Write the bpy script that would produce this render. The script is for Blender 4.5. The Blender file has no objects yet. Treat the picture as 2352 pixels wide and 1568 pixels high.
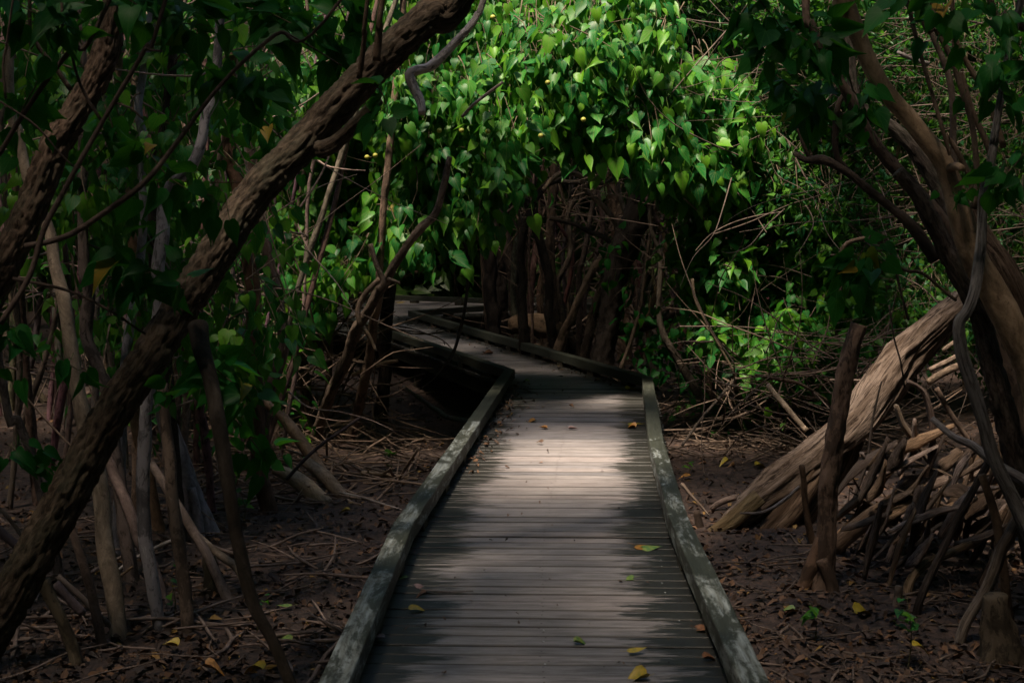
import bpy, math, random
import numpy as np
from mathutils import Vector

rng = np.random.default_rng(7)
random.seed(7)
F = 3000.0; CX, CY, HY = 1176.0, 784.0, 480.0      # focal length and horizon of the 2352 px wide photograph
CAMZ = 1.6
PITCH = math.atan((CY - HY) / F)
cp, sp_ = math.cos(PITCH), math.sin(PITCH)
GZ = -0.40

def P(px, py, d):
    """world point seen at px,py whose distance along the path (world Y) is d"""
    a, b = (px - CX) / F, (CY - py) / F
    dy, dz = cp + b * sp_, -sp_ + b * cp
    return np.array([a * d / dy, d, CAMZ + dz * d / dy])

def G(px, py, z=GZ):
    a, b = (px - CX) / F, (CY - py) / F
    dy, dz = cp + b * sp_, -sp_ + b * cp
    t = (z - CAMZ) / dz
    return np.array([a * t, dy * t, z])

# ------------------------------------------------------------------ numpy noise
def _h(ix, iy, iz):
    n = (ix * 374761393 + iy * 668265263 + iz * 2147483647 % 1274126177) & 0xffffffff
    n = ((n ^ (n >> 13)) * 1274126177) & 0xffffffff
    n = n ^ (n >> 16)
    return (n & 0xffff) / 32767.5 - 1.0

def noise(x, y, z):
    x, y, z = np.broadcast_arrays(np.asarray(x, float), np.asarray(y, float), np.asarray(z, float))
    ix, iy, iz = (np.floor(v).astype(np.int64) for v in (x, y, z))
    fx, fy, fz = x - ix, y - iy, z - iz
    fx, fy, fz = (f * f * (3 - 2 * f) for f in (fx, fy, fz))
    r = 0
    for a in (0, 1):
        for b in (0, 1):
            for c in (0, 1):
                r = r + _h(ix + a, iy + b, (iz + c) * 7919) * (fx if a else 1 - fx) * (fy if b else 1 - fy) * (fz if c else 1 - fz)
    return r

# ------------------------------------------------------------------ mesh helpers
col = bpy.context.scene.collection

class MB:
    def __init__(self):
        self.V = []; self.A = []; self.T = []; self.Q = []; self.n = 0
    def add(self, V, A, Q=None, T=None):
        if Q is not None and len(Q): self.Q.append(np.asarray(Q) + self.n)
        if T is not None and len(T): self.T.append(np.asarray(T) + self.n)
        self.V.append(V); self.A.append(A); self.n += len(V)
        return self
    def build(self, name, mat, parent=None, smooth=True):
        V = np.concatenate(self.V); A = np.concatenate(self.A)
        Q = np.concatenate(self.Q) if self.Q else np.zeros((0, 4), int)
        T = np.concatenate(self.T) if self.T else np.zeros((0, 3), int)
        pv = np.zeros(3)
        if parent is not None: pv = np.array(parent.location)
        me = bpy.data.meshes.new(name)
        me.vertices.add(len(V)); me.vertices.foreach_set('co', (V - pv).astype(np.float32).ravel())
        nl = Q.size + T.size
        me.loops.add(nl); me.loops.foreach_set('vertex_index', np.concatenate([Q.ravel(), T.ravel()]).astype(np.int32))
        me.polygons.add(len(Q) + len(T))
        st = np.concatenate([np.arange(len(Q)) * 4, Q.size + np.arange(len(T)) * 3]).astype(np.int32)
        me.polygons.foreach_set('loop_start', st)
        me.polygons.foreach_set('use_smooth', np.full(len(Q) + len(T), smooth))
        me.update(calc_edges=True)
        at = me.attributes.new('lc', 'FLOAT_VECTOR', 'POINT')
        at.data.foreach_set('vector', A.astype(np.float32).ravel())
        me.materials.append(mat)
        o = bpy.data.objects.new(name, me); col.objects.link(o)
        if parent is not None: o.parent = parent
        return o

def tag(o, label=None, cat=None, group=None, kind=None):
    if label: o['label'] = label
    if cat: o['category'] = cat
    if group: o['group'] = group
    if kind: o['kind'] = kind
    return o

def empty(name, loc, label, cat, group=None):
    o = bpy.data.objects.new(name, None); o.empty_display_size = .1
    col.objects.link(o); o.location = [float(v) for v in loc]
    return tag(o, label, cat, group)

def catmull(P_, R, step):
    P_ = np.asarray(P_, float); R = np.asarray(R, float)
    if len(P_) < 3: 
        m = (P_[0] + P_[-1]) / 2
        P_ = np.array([P_[0], m, P_[-1]]); R = np.array([R[0], (R[0] + R[-1]) / 2, R[-1]])
    E = np.vstack([2 * P_[0] - P_[1], P_, 2 * P_[-1] - P_[-2]])
    out = []; rr = []
    for i in range(len(P_) - 1):
        p0, p1, p2, p3 = E[i:i + 4]
        n = max(1, int(math.ceil(np.linalg.norm(p2 - p1) / step)))
        t = (np.arange(n) / n)[:, None]
        out.append(.5 * ((2 * p1) + (-p0 + p2) * t + (2 * p0 - 5 * p1 + 4 * p2 - p3) * t ** 2 + (-p0 + 3 * p1 - 3 * p2 + p3) * t ** 3))
        tt = t[:, 0]; rr.append(R[i] * (1 - tt) + R[i + 1] * tt)
    out.append(P_[-1][None]); rr.append(R[-1:])
    return np.vstack(out), np.concatenate(rr)

def tube(mb, pts, rad, sides=10, step=.06, bark='smooth', wob=0., flat=1., cap=True, seed=None, split=False):
    C, R = catmull(pts, rad, step)
    n = len(C)
    sd = rng.uniform(0, 900) if seed is None else seed
    T = np.gradient(C, axis=0); T /= np.linalg.norm(T, axis=1)[:, None] + 1e-9
    S = np.concatenate([[0], np.cumsum(np.linalg.norm(np.diff(C, axis=0), axis=1))])
    if wob:
        W = np.stack([noise(S * 2.3, sd, k * 9.1) + .5 * noise(S * 6.1, sd, k * 5.3) for k in (1, 2, 3)], 1)
        env = np.minimum(1, S / .15)[:, None]
        C = C + W * wob * env
        T = np.gradient(C, axis=0); T /= np.linalg.norm(T, axis=1)[:, None] + 1e-9
    N = np.zeros_like(C)
    a = np.array([0, -1., 0.]) if abs(T[0][1]) < .9 else np.array([1., 0, 0])
    v = a - T[0] * a.dot(T[0]); N[0] = v / np.linalg.norm(v)
    for i in range(1, n):
        v = N[i - 1] - T[i] * N[i - 1].dot(T[i]); N[i] = v / (np.linalg.norm(v) + 1e-9)
    B = np.cross(T, N)
    th = np.arange(sides) * 2 * math.pi / sides
    ct, st = np.cos(th)[None], np.sin(th)[None]
    r0 = R[:, None]
    x, y, z = r0 * ct, r0 * st, np.repeat(S[:, None], sides, 1)
    k = 1.0
    if bark == 'furrow':      # deep lengthwise ridges
        wx = .25 * noise(x * 20, y * 20 + sd, z * 14)
        q = noise(x * 52 + sd + wx, y * 52 + wx, z * 15); q1 = noise(x * 90, y * 90 + sd, z * 34)
        q2 = noise(x * 150 + sd, y * 150, z * 80)
        d = -.013 * np.clip(1 - np.abs(q) * 2.8, 0, 1) - .006 * np.clip(1 - np.abs(q1) * 2.5, 0, 1) + .003 * q2 + .002 * noise(x * 12, y * 12 + sd, z * 4)
        d = d * np.minimum(1, r0 / .06)
    elif bark == 'dead':      # fluted weathered wood
        q = noise(x * 22 + sd, y * 22, z * 1.6)
        d = .20 * r0 * q + .10 * r0 * noise(x * 60, y * 60 + sd, z * 5) + .03 * r0 * noise(x * 140, y * 140 + sd, z * 22) + .12 * r0 * noise(x * 6, y * 6 + sd, z * 3.5) - .20 * r0 * np.clip(1 - np.abs(noise(x * 35, y * 35, z * 1.2 + sd)) * 5, 0, 1)
    elif bark == 'plate':
        q = noise(x * 30 + sd, y * 30, z * 7)
        d = .16 * r0 * q + .1 * r0 * noise(x * 70 + sd, y * 70, z * 25) + .1 * r0 * noise(x * 5 + sd, y * 5, z * 4)
    else:
        d = .1 * r0 * noise(x * 9 + sd, y * 9, z * 4) + .05 * r0 * noise(x * 40 + sd, y * 40, z * 14) + .07 * r0 * np.clip(noise(sd, 3, z * 7) * 2 - .8, 0, 1)
    rr = r0 + d
    V = C[:, None, :] + rr[..., None] * (ct[..., None] * N[:, None, :] + flat * st[..., None] * B[:, None, :])
    A = np.stack([x + sd, y, z], -1)
    i = np.arange(n - 1)[:, None] * sides; j = np.arange(sides)[None]; j2 = (j + 1) % sides
    Q = np.stack([i + j, i + j2, i + sides + j2, i + sides + j], -1).reshape(-1, 4)
    V = V.reshape(-1, 3); A = A.reshape(-1, 3); Tr = []
    if cap:
        V = np.vstack([V, C[0], C[-1]]); A = np.vstack([A, [sd, 0, 0], [sd, 0, S[-1]]])
        m = n * sides; jj = np.arange(sides); kk = (jj + 1) % sides
        Tr = np.vstack([np.stack([kk, jj, np.full(sides, m)], 1), np.stack([(n - 1) * sides + jj, (n - 1) * sides + kk, np.full(sides, m + 1)], 1)])
    mb.add(V, A, Q, Tr)
    return C

# heart leaf templates: u across, v along (0 stem end, 1 tip), w out of plane
def leaf_template(detail):
    if detail:
        mid = [(0, 0), (0, .3), (0, .62), (0, 1.12)]
        out = [(.10, -.10), (.31, -.12), (.47, .08), (.44, .33), (.28, .60), (.08, .90)]
        V = [(a, b) for a, b in mid] + out + [(-a, b) for a, b in out]
        L = [4, 5, 6, 7, 8, 9]; Rr = [10, 11, 12, 13, 14, 15]
        T = []
        for o_, s in ((L, 1), (Rr, -1)):
            t = [(0, o_[0], o_[1]), (0, o_[1], o_[2]), (0, o_[2], 1), (1, o_[2], o_[3]), (1, o_[3], 2), (2, o_[3], o_[4]), (2, o_[4], o_[5]), (2, o_[5], 3)]
            T += [x if s > 0 else (x[0], x[2], x[1]) for x in t]
    else:
        V = [(0, 0), (0, .55), (0, 1.0), (.36, -.08), (.42, .3), (-.36, -.08), (-.42, .3)]
        T = [(0, 3, 4), (0, 4, 1), (1, 4, 2), (0, 5, 6), (0, 6, 1), (1, 6, 2)]
    return np.array(V, float), np.array(T)
LT = {True: leaf_template(True), False: leaf_template(False)}

def nrmz(v): return v / (np.linalg.norm(v, axis=-1, keepdims=True) + 1e-9)

def leaves(mb, pos, tip, nor, size, rnd=None, detail=True, stalk=True, wide=1.0, curl=1.0):
    pos = np.atleast_2d(pos); n = len(pos)
    if n == 0: return
    tip = nrmz(tip); side = nrmz(np.cross(tip, nor)); nor = np.cross(side, tip)
    V0, T0 = LT[detail]; m = len(V0)
    size = np.broadcast_to(size, (n,)); 
    if rnd is None: rnd = rng.uniform(0, 1, n)
    bend = rng.uniform(-.1, .65, n) * curl; fold = rng.uniform(-.1, .8, n) * curl; tw = rng.uniform(-.5, .5, n)
    u, v = V0[None, :, 0] * wide * rng.uniform(.58, .98, n)[:, None], V0[None, :, 1]
    w = -bend[:, None] * v ** 2 + fold[:, None] * np.abs(u) - .12 * u * u + tw[:, None] * u * v
    s = size[:, None]
    V = pos[:, None] + (u * s)[..., None] * side[:, None] + (v * s)[..., None] * tip[:, None] + (w * s)[..., None] * nor[:, None]
    A = np.stack([np.broadcast_to(V0[None, :, 0], (n, m)), np.broadcast_to(v, (n, m)), np.broadcast_to(rnd[:, None], (n, m))], -1)
    T = (T0[None] + (np.arange(n) * m)[:, None, None]).reshape(-1, 3)
    mb.add(V.reshape(-1, 3), A.reshape(-1, 3), None, T)
    if stalk:                                             # a thin two-sided petiole
        s1 = size[:, None]
        end = pos - tip * s1 * rng.uniform(.3, .7, (n, 1)) + nor * s1 * -.2 + np.array([0, 0, 1.]) * s1 * .35
        w_ = side * .012 * s1; w2 = nor * .012 * s1
        VV = np.stack([pos - w_, pos + w_, pos + w2, end - w_, end + w_, end + w2], 1)
        AA = np.zeros((n, 6, 3)); AA[..., 0] = 0; AA[..., 1] = .3; AA[..., 2] = rnd[:, None]
        q = np.array([[0, 1, 4, 3], [1, 2, 5, 4], [2, 0, 3, 5]])
        QQ = (q[None] + (np.arange(n) * 6)[:, None, None]).reshape(-1, 4)
        mb.add(VV.reshape(-1, 3), AA.reshape(-1, 3), QQ)

# ------------------------------------------------------------------ materials
def newmat(name):
    m = bpy.data.materials.new(name); m.use_nodes = True
    nt = m.node_tree; nt.nodes.clear()
    o = nt.nodes.new('ShaderNodeOutputMaterial'); b = nt.nodes.new('ShaderNodeBsdfPrincipled')
    nt.links.new(b.outputs[0], o.inputs[0])
    return m, nt, b, o

def nd(nt, t, **k):
    n = nt.nodes.new(t)
    for a, v in k.items():
        if a.startswith('i_'):
            n.inputs[int(a[2:])].default_value = v
        else: setattr(n, a, v)
    return n

def ramp(nt, fac, stops, interp='LINEAR'):
    r = nt.nodes.new('ShaderNodeValToRGB'); r.color_ramp.interpolation = interp
    e = r.color_ramp.elements
    while len(e) < len(stops): e.new(.5)
    for i, (p, c) in enumerate(stops):
        e[i].position = p; e[i].color = (c[0], c[1], c[2], 1) if hasattr(c, '__len__') else (c, c, c, 1)
    nt.links.new(fac, r.inputs[0]); return r.outputs[0]

def mixc(nt, fac, a, b, mode='MIX'):
    n = nt.nodes.new('ShaderNodeMix'); n.data_type = 'RGBA'; n.blend_type = mode; n.clamp_factor = True
    for s, v in ((n.inputs[0], fac), (n.inputs[6], a), (n.inputs[7], b)):
        if isinstance(v, (int, float)): s.default_value = v
        elif isinstance(v, (tuple, list)): s.default_value = (*v[:3], 1)
        else: nt.links.new(v, s)
    return n.outputs[2]

def mth(nt, op, a, b=None, clamp=False):
    n = nt.nodes.new('ShaderNodeMath'); n.operation = op; n.use_clamp = clamp
    for i, v in enumerate((a, b)):
        if v is None: continue
        if isinstance(v, (int, float)): n.inputs[i].default_value = v
        else: nt.links.new(v, n.inputs[i])
    return n.outputs[0]

def coords(nt, scale, attr='lc'):
    a = nd(nt, 'ShaderNodeAttribute', attribute_name=attr)
    m = nd(nt, 'ShaderNodeMapping'); m.inputs['Scale'].default_value = scale
    nt.links.new(a.outputs['Vector'], m.inputs[0]); return m.outputs[0], a

def nz(nt, vec, scale, detail=5, rough=.6, dist=0.):
    n = nd(nt, 'ShaderNodeTexNoise'); n.inputs['Scale'].default_value = scale; n.inputs['Detail'].default_value = detail
    n.inputs['Roughness'].default_value = rough; n.inputs['Distortion'].default_value = dist
    if vec is not None: nt.links.new(vec, n.inputs['Vector'])
    return n.outputs[0]

def bump(nt, b, h, strength, dist):
    n = nd(nt, 'ShaderNodeBump'); n.inputs['Strength'].default_value = strength; n.inputs['Distance'].default_value = dist
    nt.links.new(h, n.inputs['Height']); nt.links.new(n.outputs[0], b.inputs['Normal'])

_bk = {}
def bark_mat(kind, c, c2=None):
    key = (kind, c, c2)
    if key in _bk: return _bk[key]
    m, nt, b, o = newmat('bark_' + kind)
    c2 = c2 or tuple(v * .3 for v in c)
    pale = tuple(min(.6, v * 1.7 + .02) for v in c)
    inf = nd(nt, 'ShaderNodeObjectInfo')
    if kind == 'furrow':
        v, _ = coords(nt, (1, 1, .32)); v2, _ = coords(nt, (1, 1, .6))
        n1 = nz(nt, v, 52, 7, .72, .6); n2 = nz(nt, v2, 160, 4); n3 = nz(nt, v2, 7, 4)
        base = ramp(nt, n1, [(.40, c2), (.5, c), (.64, pale)])
        base = mixc(nt, ramp(nt, n3, [(.45, 0), (.7, .6)]), base, (.055, .06, .04))
        h = mth(nt, 'ADD', mth(nt, 'MULTIPLY', n1, 1.), mth(nt, 'MULTIPLY', n2, .35)); st, ds = .9, .012
    elif kind == 'dead':
        v, _ = coords(nt, (1, 1, .09)); v2, _ = coords(nt, (1, 1, .3))
        n1 = nz(nt, v, 70, 9, .78, .8); n2 = nz(nt, v2, 9, 4); n3 = nz(nt, v2, 60, 4)
        base = ramp(nt, n1, [(.43, c2), (.485, c), (.60, pale)])
        base = mixc(nt, ramp(nt, n2, [(.42, 0), (.62, .75)]), base, tuple(v_ * .45 for v_ in (c[0], c[1] * .85, c[2] * .7)))
        h = mth(nt, 'ADD', n1, mth(nt, 'MULTIPLY', n3, .3)); st, ds = 1., .014
    elif kind == 'plate':
        v, _ = coords(nt, (1, 1, .35)); v2, _ = coords(nt, (1, 1, .6))
        n1 = nz(nt, v, 30, 6, .7, .8); n2 = nz(nt, v2, 110, 4); n3 = nz(nt, v2, 8, 5, .7)
        base = ramp(nt, n1, [(.38, c2), (.46, c), (.6, c), (.72, pale)])
        base = mixc(nt, ramp(nt, n3, [(.5, 0), (.56, .8)]), base, c2)
        h = mth(nt, 'ADD', n1, mth(nt, 'MULTIPLY', n2, .3)); st, ds = .9, .01
    else:
        v, _ = coords(nt, (1, 1, .5)); v2, _ = coords(nt, (1, 1, .8))
        n1 = nz(nt, v, 14, 7, .75, .6); n2 = nz(nt, v2, 110, 5, .7); n3 = nz(nt, v2, 34, 7, .85)
        base = ramp(nt, n1, [(.35, tuple(v_ * .55 for v_ in c)), (.5, c), (.68, pale)])
        base = mixc(nt, ramp(nt, n3, [(.56, 0), (.63, .85)]), base, c2)
        h = mth(nt, 'ADD', mth(nt, 'MULTIPLY', n2, .5), n3); st, ds = .8, .007
    hsv = nd(nt, 'ShaderNodeHueSaturation')
    nt.links.new(base, hsv.inputs['Color'])
    nt.links.new(mth(nt, 'ADD', mth(nt, 'MULTIPLY', inf.outputs['Random'], .5), .75), hsv.inputs['Value'])
    nt.links.new(hsv.outputs[0], b.inputs['Base Color'])
    b.inputs['Roughness'].default_value = .85; b.inputs['Specular IOR Level'].default_value = .25
    bump(nt, b, h, st, ds)
    _bk[key] = m; return m

def leaf_mat(name, dark, mid, light, yellow=.012, trans=.35, vein=(.16, .22, .05), rough=.42, spec=.3):
    m, nt, b, o = newmat(name)
    a = nd(nt, 'ShaderNodeAttribute', attribute_name='lc'); s = nd(nt, 'ShaderNodeSeparateXYZ')
    nt.links.new(a.outputs['Vector'], s.inputs[0])
    u, v, r = s.outputs
    y0 = 1 - yellow
    base = ramp(nt, r, [(0, dark), (.35, mid), (.8, light), (y0 - .002, light), (y0, (.42, .33, .03)), (1, (.32, .16, .03))])
    geo = nd(nt, 'ShaderNodeNewGeometry')
    n = nz(nt, geo.outputs['Position'], 14, 3)
    base = mixc(nt, ramp(nt, n, [(.35, .0), (.7, .45)]), base, tuple(x * .55 for x in mid))
    au = mth(nt, 'ABSOLUTE', u)
    # palmate veins: mid rib plus rays leaving the stalk
    mid_v = mth(nt, 'LESS_THAN', au, .014)
    ang = mth(nt, 'ARCTAN2', au, mth(nt, 'ADD', v, .02))
    rad = mth(nt, 'SQRT', mth(nt, 'ADD', mth(nt, 'MULTIPLY', u, u), mth(nt, 'MULTIPLY', v, v)))
    vv = mid_v
    for an in (.5, 1.0):
        e = mth(nt, 'MULTIPLY', mth(nt, 'ABSOLUTE', mth(nt, 'SUBTRACT', ang, mth(nt, 'SUBTRACT', an, mth(nt, 'MULTIPLY', rad, .25)))), rad)
        vv = mth(nt, 'MAXIMUM', vv, mth(nt, 'LESS_THAN', e, .008))
    w = mth(nt, 'FRACT', mth(nt, 'SUBTRACT', mth(nt, 'MULTIPLY', v, 7.), mth(nt, 'MULTIPLY', au, 6.)))
    vv = mth(nt, 'MAXIMUM', vv, mth(nt, 'MULTIPLY', mth(nt, 'LESS_THAN', w, .1), .4))
    base = mixc(nt, mth(nt, 'MULTIPLY', vv, .75), base, vein)
    nt.links.new(base, b.inputs['Base Color'])
    b.inputs['Roughness'].default_value = rough; b.inputs['Specular IOR Level'].default_value = spec
    bump(nt, b, mth(nt, 'SUBTRACT', 1., vv), .35, .003)
    t = nd(nt, 'ShaderNodeBsdfTranslucent'); mx = nd(nt, 'ShaderNodeMixShader'); mx.inputs[0].default_value = trans
    tc = mixc(nt, .5, base, (.10, .36, .01), 'MIX')
    nt.links.new(tc, t.inputs['Color'])
    nt.links.new(b.outputs[0], mx.inputs[1]); nt.links.new(t.outputs[0], mx.inputs[2]); nt.links.new(mx.outputs[0], o.inputs[0])
    return m

M_leaf = leaf_mat('heart_leaf', (.004, .085, .028), (.014, .16, .026), (.12, .32, .012), .014)
M_leaf_shaded = leaf_mat('shaded_heart_leaf', (.002, .05, .012), (.004, .085, .016), (.012, .12, .016), .006, .38, (.05, .15, .03), rough=.5, spec=.18)  # heart leaf copy with shade put into its colour, for foliage in shadow
M_leaf_small = leaf_mat('mixed_leaf', (.004, .07, .034), (.010, .12, .038), (.09, .23, .02), .012, .4, rough=.38)
M_leaf_far = leaf_mat('canopy_leaf', (.02, .06, .012), (.03, .09, .016), (.05, .12, .02), .0, .12)

def litter_mat():
    m, nt, b, o = newmat('leaf_litter')
    a = nd(nt, 'ShaderNodeAttribute', attribute_name='lc'); s = nd(nt, 'ShaderNodeSeparateXYZ')
    nt.links.new(a.outputs['Vector'], s.inputs[0])
    nt.links.new(ramp(nt, s.outputs[2], [(0, (.02, .014, .012)), (.4, (.05, .03, .022)), (.75, (.10, .055, .032)), (.95, (.17, .085, .04)), (1, (.25, .15, .03))]), b.inputs['Base Color'])
    b.inputs['Roughness'].default_value = .7
    return m
M_litter = litter_mat()

def one_leaf_mat(name, c, c2):
    m, nt, b, o = newmat(name)
    a, _ = coords(nt, (1, 1, 1))
    n = nz(nt, a, 5, 5)
    nt.links.new(ramp(nt, n, [(.42, c), (.62, c2)]), b.inputs['Base Color'])
    b.inputs['Roughness'].default_value = .5
    return m
ML = {'yellow': one_leaf_mat('yellow_leaf', (.46, .32, .02), (.28, .24, .03)),
      'brown': one_leaf_mat('brown_leaf', (.20, .09, .04), (.09, .04, .02)),
      'orange': one_leaf_mat('orange_leaf', (.45, .20, .03), (.25, .12, .03)),
      'green': one_leaf_mat('fallen_green_leaf', (.10, .22, .05), (.25, .30, .06)),
      'pink': one_leaf_mat('faded_leaf', (.26, .17, .16), (.16, .08, .07))}

def deck_mat():
    m, nt, b, o = newmat('weathered_planks')
    # lc = (across -1..1, plank random, x metres) ; use object position for grain
    a = nd(nt, 'ShaderNodeAttribute', attribute_name='lc'); s = nd(nt, 'ShaderNodeSeparateXYZ'); nt.links.new(a.outputs['Vector'], s.inputs[0])
    geo = nd(nt, 'ShaderNodeTexCoord')
    mp = nd(nt, 'ShaderNodeMapping'); mp.inputs['Scale'].default_value = (1.6, 18, 18); nt.links.new(geo.outputs['Object'], mp.inputs[0])
    ofs = nd(nt, 'ShaderNodeCombineXYZ'); nt.links.new(mth(nt, 'MULTIPLY', s.outputs[1], 40), ofs.inputs[0]); nt.links.new(ofs.outputs[0], mp.inputs['Location'])
    g1 = nz(nt, mp.outputs[0], 3, 9, .78, .2)
    g2 = nz(nt, mp.outputs[0], 2.6, 9, .75)
    mp2 = nd(nt, 'ShaderNodeMapping'); mp2.inputs['Scale'].default_value = (1, 1.6, 1); nt.links.new(geo.outputs['Object'], mp2.inputs[0])
    big = nz(nt, mp2.outputs[0], 1.3, 6, .65)
    base = ramp(nt, g1, [(.33, (.09, .08, .075)), (.5, (.25, .235, .235)), (.68, (.38, .36, .36))])
    tint = ramp(nt, s.outputs[1], [(0, (.55, .56, .60)), (.3, (1, .98, 1)), (.5, (.78, .76, .78)), (.75, (.95, .92, .92)), (1, (1, .93, .92))])
    base = mixc(nt, 1., base, tint, 'MULTIPLY')
    em = mth(nt, 'ABSOLUTE', mth(nt, 'SUBTRACT', s.outputs[2], .5))
    base = mixc(nt, ramp(nt, mth(nt, 'ADD', em, mth(nt, 'MULTIPLY', mth(nt, 'SUBTRACT', g1, .5), .18)), [(.43, 0), (.49, .8)]), base, (.03, .026, .022))
    # algae and rot creeping in from both edges, streaked along the boards
    au = mth(nt, 'ABSOLUTE', s.outputs[0])
    edge = mth(nt, 'MULTIPLY', mth(nt, 'SUBTRACT', au, .53), 3.2)
    q = mth(nt, 'ADD', mth(nt, 'MULTIPLY', mth(nt, 'SUBTRACT', g2, .5), 4.0), mth(nt, 'MULTIPLY', mth(nt, 'SUBTRACT', big, .5), 1.7))
    q = mth(nt, 'ADD', q, edge)
    q = mth(nt, 'ADD', q, mth(nt, 'MULTIPLY', mth(nt, 'SUBTRACT', mth(nt, 'FRACT', mth(nt, 'MULTIPLY', s.outputs[1], 7.3)), .5), .45))
    mask = ramp(nt, mth(nt, 'ADD', mth(nt, 'MULTIPLY', q, .5), .5), [(.49, 0), (.62, 1)])
    base = mixc(nt, mask, base, mixc(nt, big, (.009, .012, .010), (.034, .031, .026)))
    nt.links.new(base, b.inputs['Base Color'])
    nt.links.new(ramp(nt, mask, [(0, .62), (1, .5)]), b.inputs['Roughness'])
    bump(nt, b, g1, .5, .006)
    return m

def rail_mat(lo=.43, nm='mossy_timber'):
    m, nt, b, o = newmat(nm)
    v, a = coords(nt, (1, 1, .07)); v2, _ = coords(nt, (1, 1, .28))
    g = nz(nt, v, 60, 7, .7, .4); bl = nz(nt, v2, 9, 9, .8, .4)
    wv = nd(nt, 'ShaderNodeTexWave'); wv.inputs['Scale'].default_value = 9; wv.inputs['Distortion'].default_value = 9; wv.inputs['Detail'].default_value = 3; wv.inputs['Detail Scale'].default_value = .6
    nt.links.new(v2, wv.inputs['Vector'])
    base = ramp(nt, g, [(.36, (.07, .08, .07)), (.48, (.24, .27, .27)), (.66, (.40, .45, .46))])
    base = mixc(nt, mth(nt, 'MULTIPLY', wv.outputs[0], .45), base, (.12, .12, .085))
    base = mixc(nt, ramp(nt, bl, [(lo, 0), (lo + .07, .95)]), base, mixc(nt, g, (.010, .013, .009), (.045, .05, .032)))
    nt.links.new(base, b.inputs['Base Color']); b.inputs['Roughness'].default_value = .6
    bump(nt, b, mth(nt, 'ADD', g, bl), .6, .006)
    return m

def under_mat():
    m, nt, b, o = newmat('dark_timber')
    v, a = coords(nt, (1, 1, .1)); g = nz(nt, v, 40, 6)
    nt.links.new(ramp(nt, g, [(.35, (.02, .018, .012)), (.65, (.075, .065, .045))]), b.inputs['Base Color']); b.inputs['Roughness'].default_value = .8
    bump(nt, b, g, .5, .006); return m

def mud_mat():
    m, nt, b, o = newmat('mud')
    tc = nd(nt, 'ShaderNodeTexCoord')
    n1 = nz(nt, tc.outputs['Object'], 1.1, 6, .6); n2 = nz(nt, tc.outputs['Object'], 22, 6, .7); n3 = nz(nt, tc.outputs['Object'], 110, 4)
    base = ramp(nt, n1, [(.35, (.06, .038, .031)), (.65, (.125, .075, .056))])
    base = mixc(nt, ramp(nt, n2, [(.42, .85), (.6, 0)]), base, (.018, .013, .013))
    base = mixc(nt, ramp(nt, n3, [(.55, 0), (.75, .35)]), base, (.16, .11, .09))
    nt.links.new(base, b.inputs['Base Color'])
    nt.links.new(ramp(nt, n1, [(.4, .55), (.6, .8)]), b.inputs['Roughness'])
    bump(nt, b, mth(nt, 'ADD', n2, mth(nt, 'MULTIPLY', n3, .4)), .9, .03)
    return m

# ------------------------------------------------------------------ ground
def gz(x, y):
    x = np.asarray(x, float); y = np.asarray(y, float)
    z = GZ + .035 * noise(x * .9, y * .9, 3) + .018 * noise(x * 3.1, y * 3.1, 5) + .008 * noise(x * 11, y * 11, 8)
    z = z - .30 * np.exp(-((x + .9) / .9) ** 2 - ((y - 13.2) / 1.6) ** 2)
    z = z + .25 * np.clip((np.abs(x) - 5) / 6, 0, 1)
    return z

def build_ground():
    mb = MB()
    def ax(lo, hi, step, far):
        a = np.arange(lo, hi, step)
        l = lo - np.geomspace(step * 1.5, far, 24)[::-1]; r = hi + np.geomspace(step * 1.5, far, 24)
        return np.concatenate([l, a, r])
    X, Y = np.meshgrid(ax(-4, 4.2, .035, 90), ax(3.6, 16, .045, 120), indexing='xy')
    Z = gz(X, Y)
    V = np.stack([X, Y, Z], -1); h, w = X.shape
    i = np.arange(h - 1)[:, None] * w; j = np.arange(w - 1)[None]
    Q = np.stack([i + j, i + j + 1, i + w + j + 1, i + w + j], -1).reshape(-1, 4)
    mb.add(V.reshape(-1, 3), V.reshape(-1, 3), Q)
    tag(mb.build('ground', mud_mat()), kind='structure')
build_ground()

# ------------------------------------------------------------------ boardwalk
RT = .13
def R_(px, py): 
    p = G(px, py, RT); return p[:2]
leftrail = [R_(800, 1568) , R_(950, 1200), R_(1182, 848), R_(894, 753), R_(790, 722)]
leftrail[0] = leftrail[0] + (leftrail[0] - leftrail[1]) * .55
rightrail = [R_(1700, 1568), R_(1535, 1185), R_(1490, 1010), R_(1474, 866), R_(937, 713), R_(1107, 701)]
rightrail[0] = rightrail[0] + (rightrail[0] - rightrail[1]) * .55
rightrail.append(rightrail[-1] + np.array([1.9, .25]))
farrail = [R_(800, 674), R_(1107, 685)]; farrail.append(farrail[-1] + np.array([1.9, .3]))
RW = .095

bw = empty('boardwalk', (0, 3, GZ), 'weathered grey plank boardwalk with low timber edge rails zigzagging away through the trees', 'boardwalk')

def interp_edge(poly, y, sidesign):
    xs = []
    for a, b in zip(poly[:-1], poly[1:]):
        if min(a[1], b[1]) - 1e-6 <= y <= max(a[1], b[1]) + 1e-6 and abs(a[1] - b[1]) > 1e-6:
            t = (y - a[1]) / (b[1] - a[1]); xs.append(a[0] + t * (b[0] - a[0]))
    return xs

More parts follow.
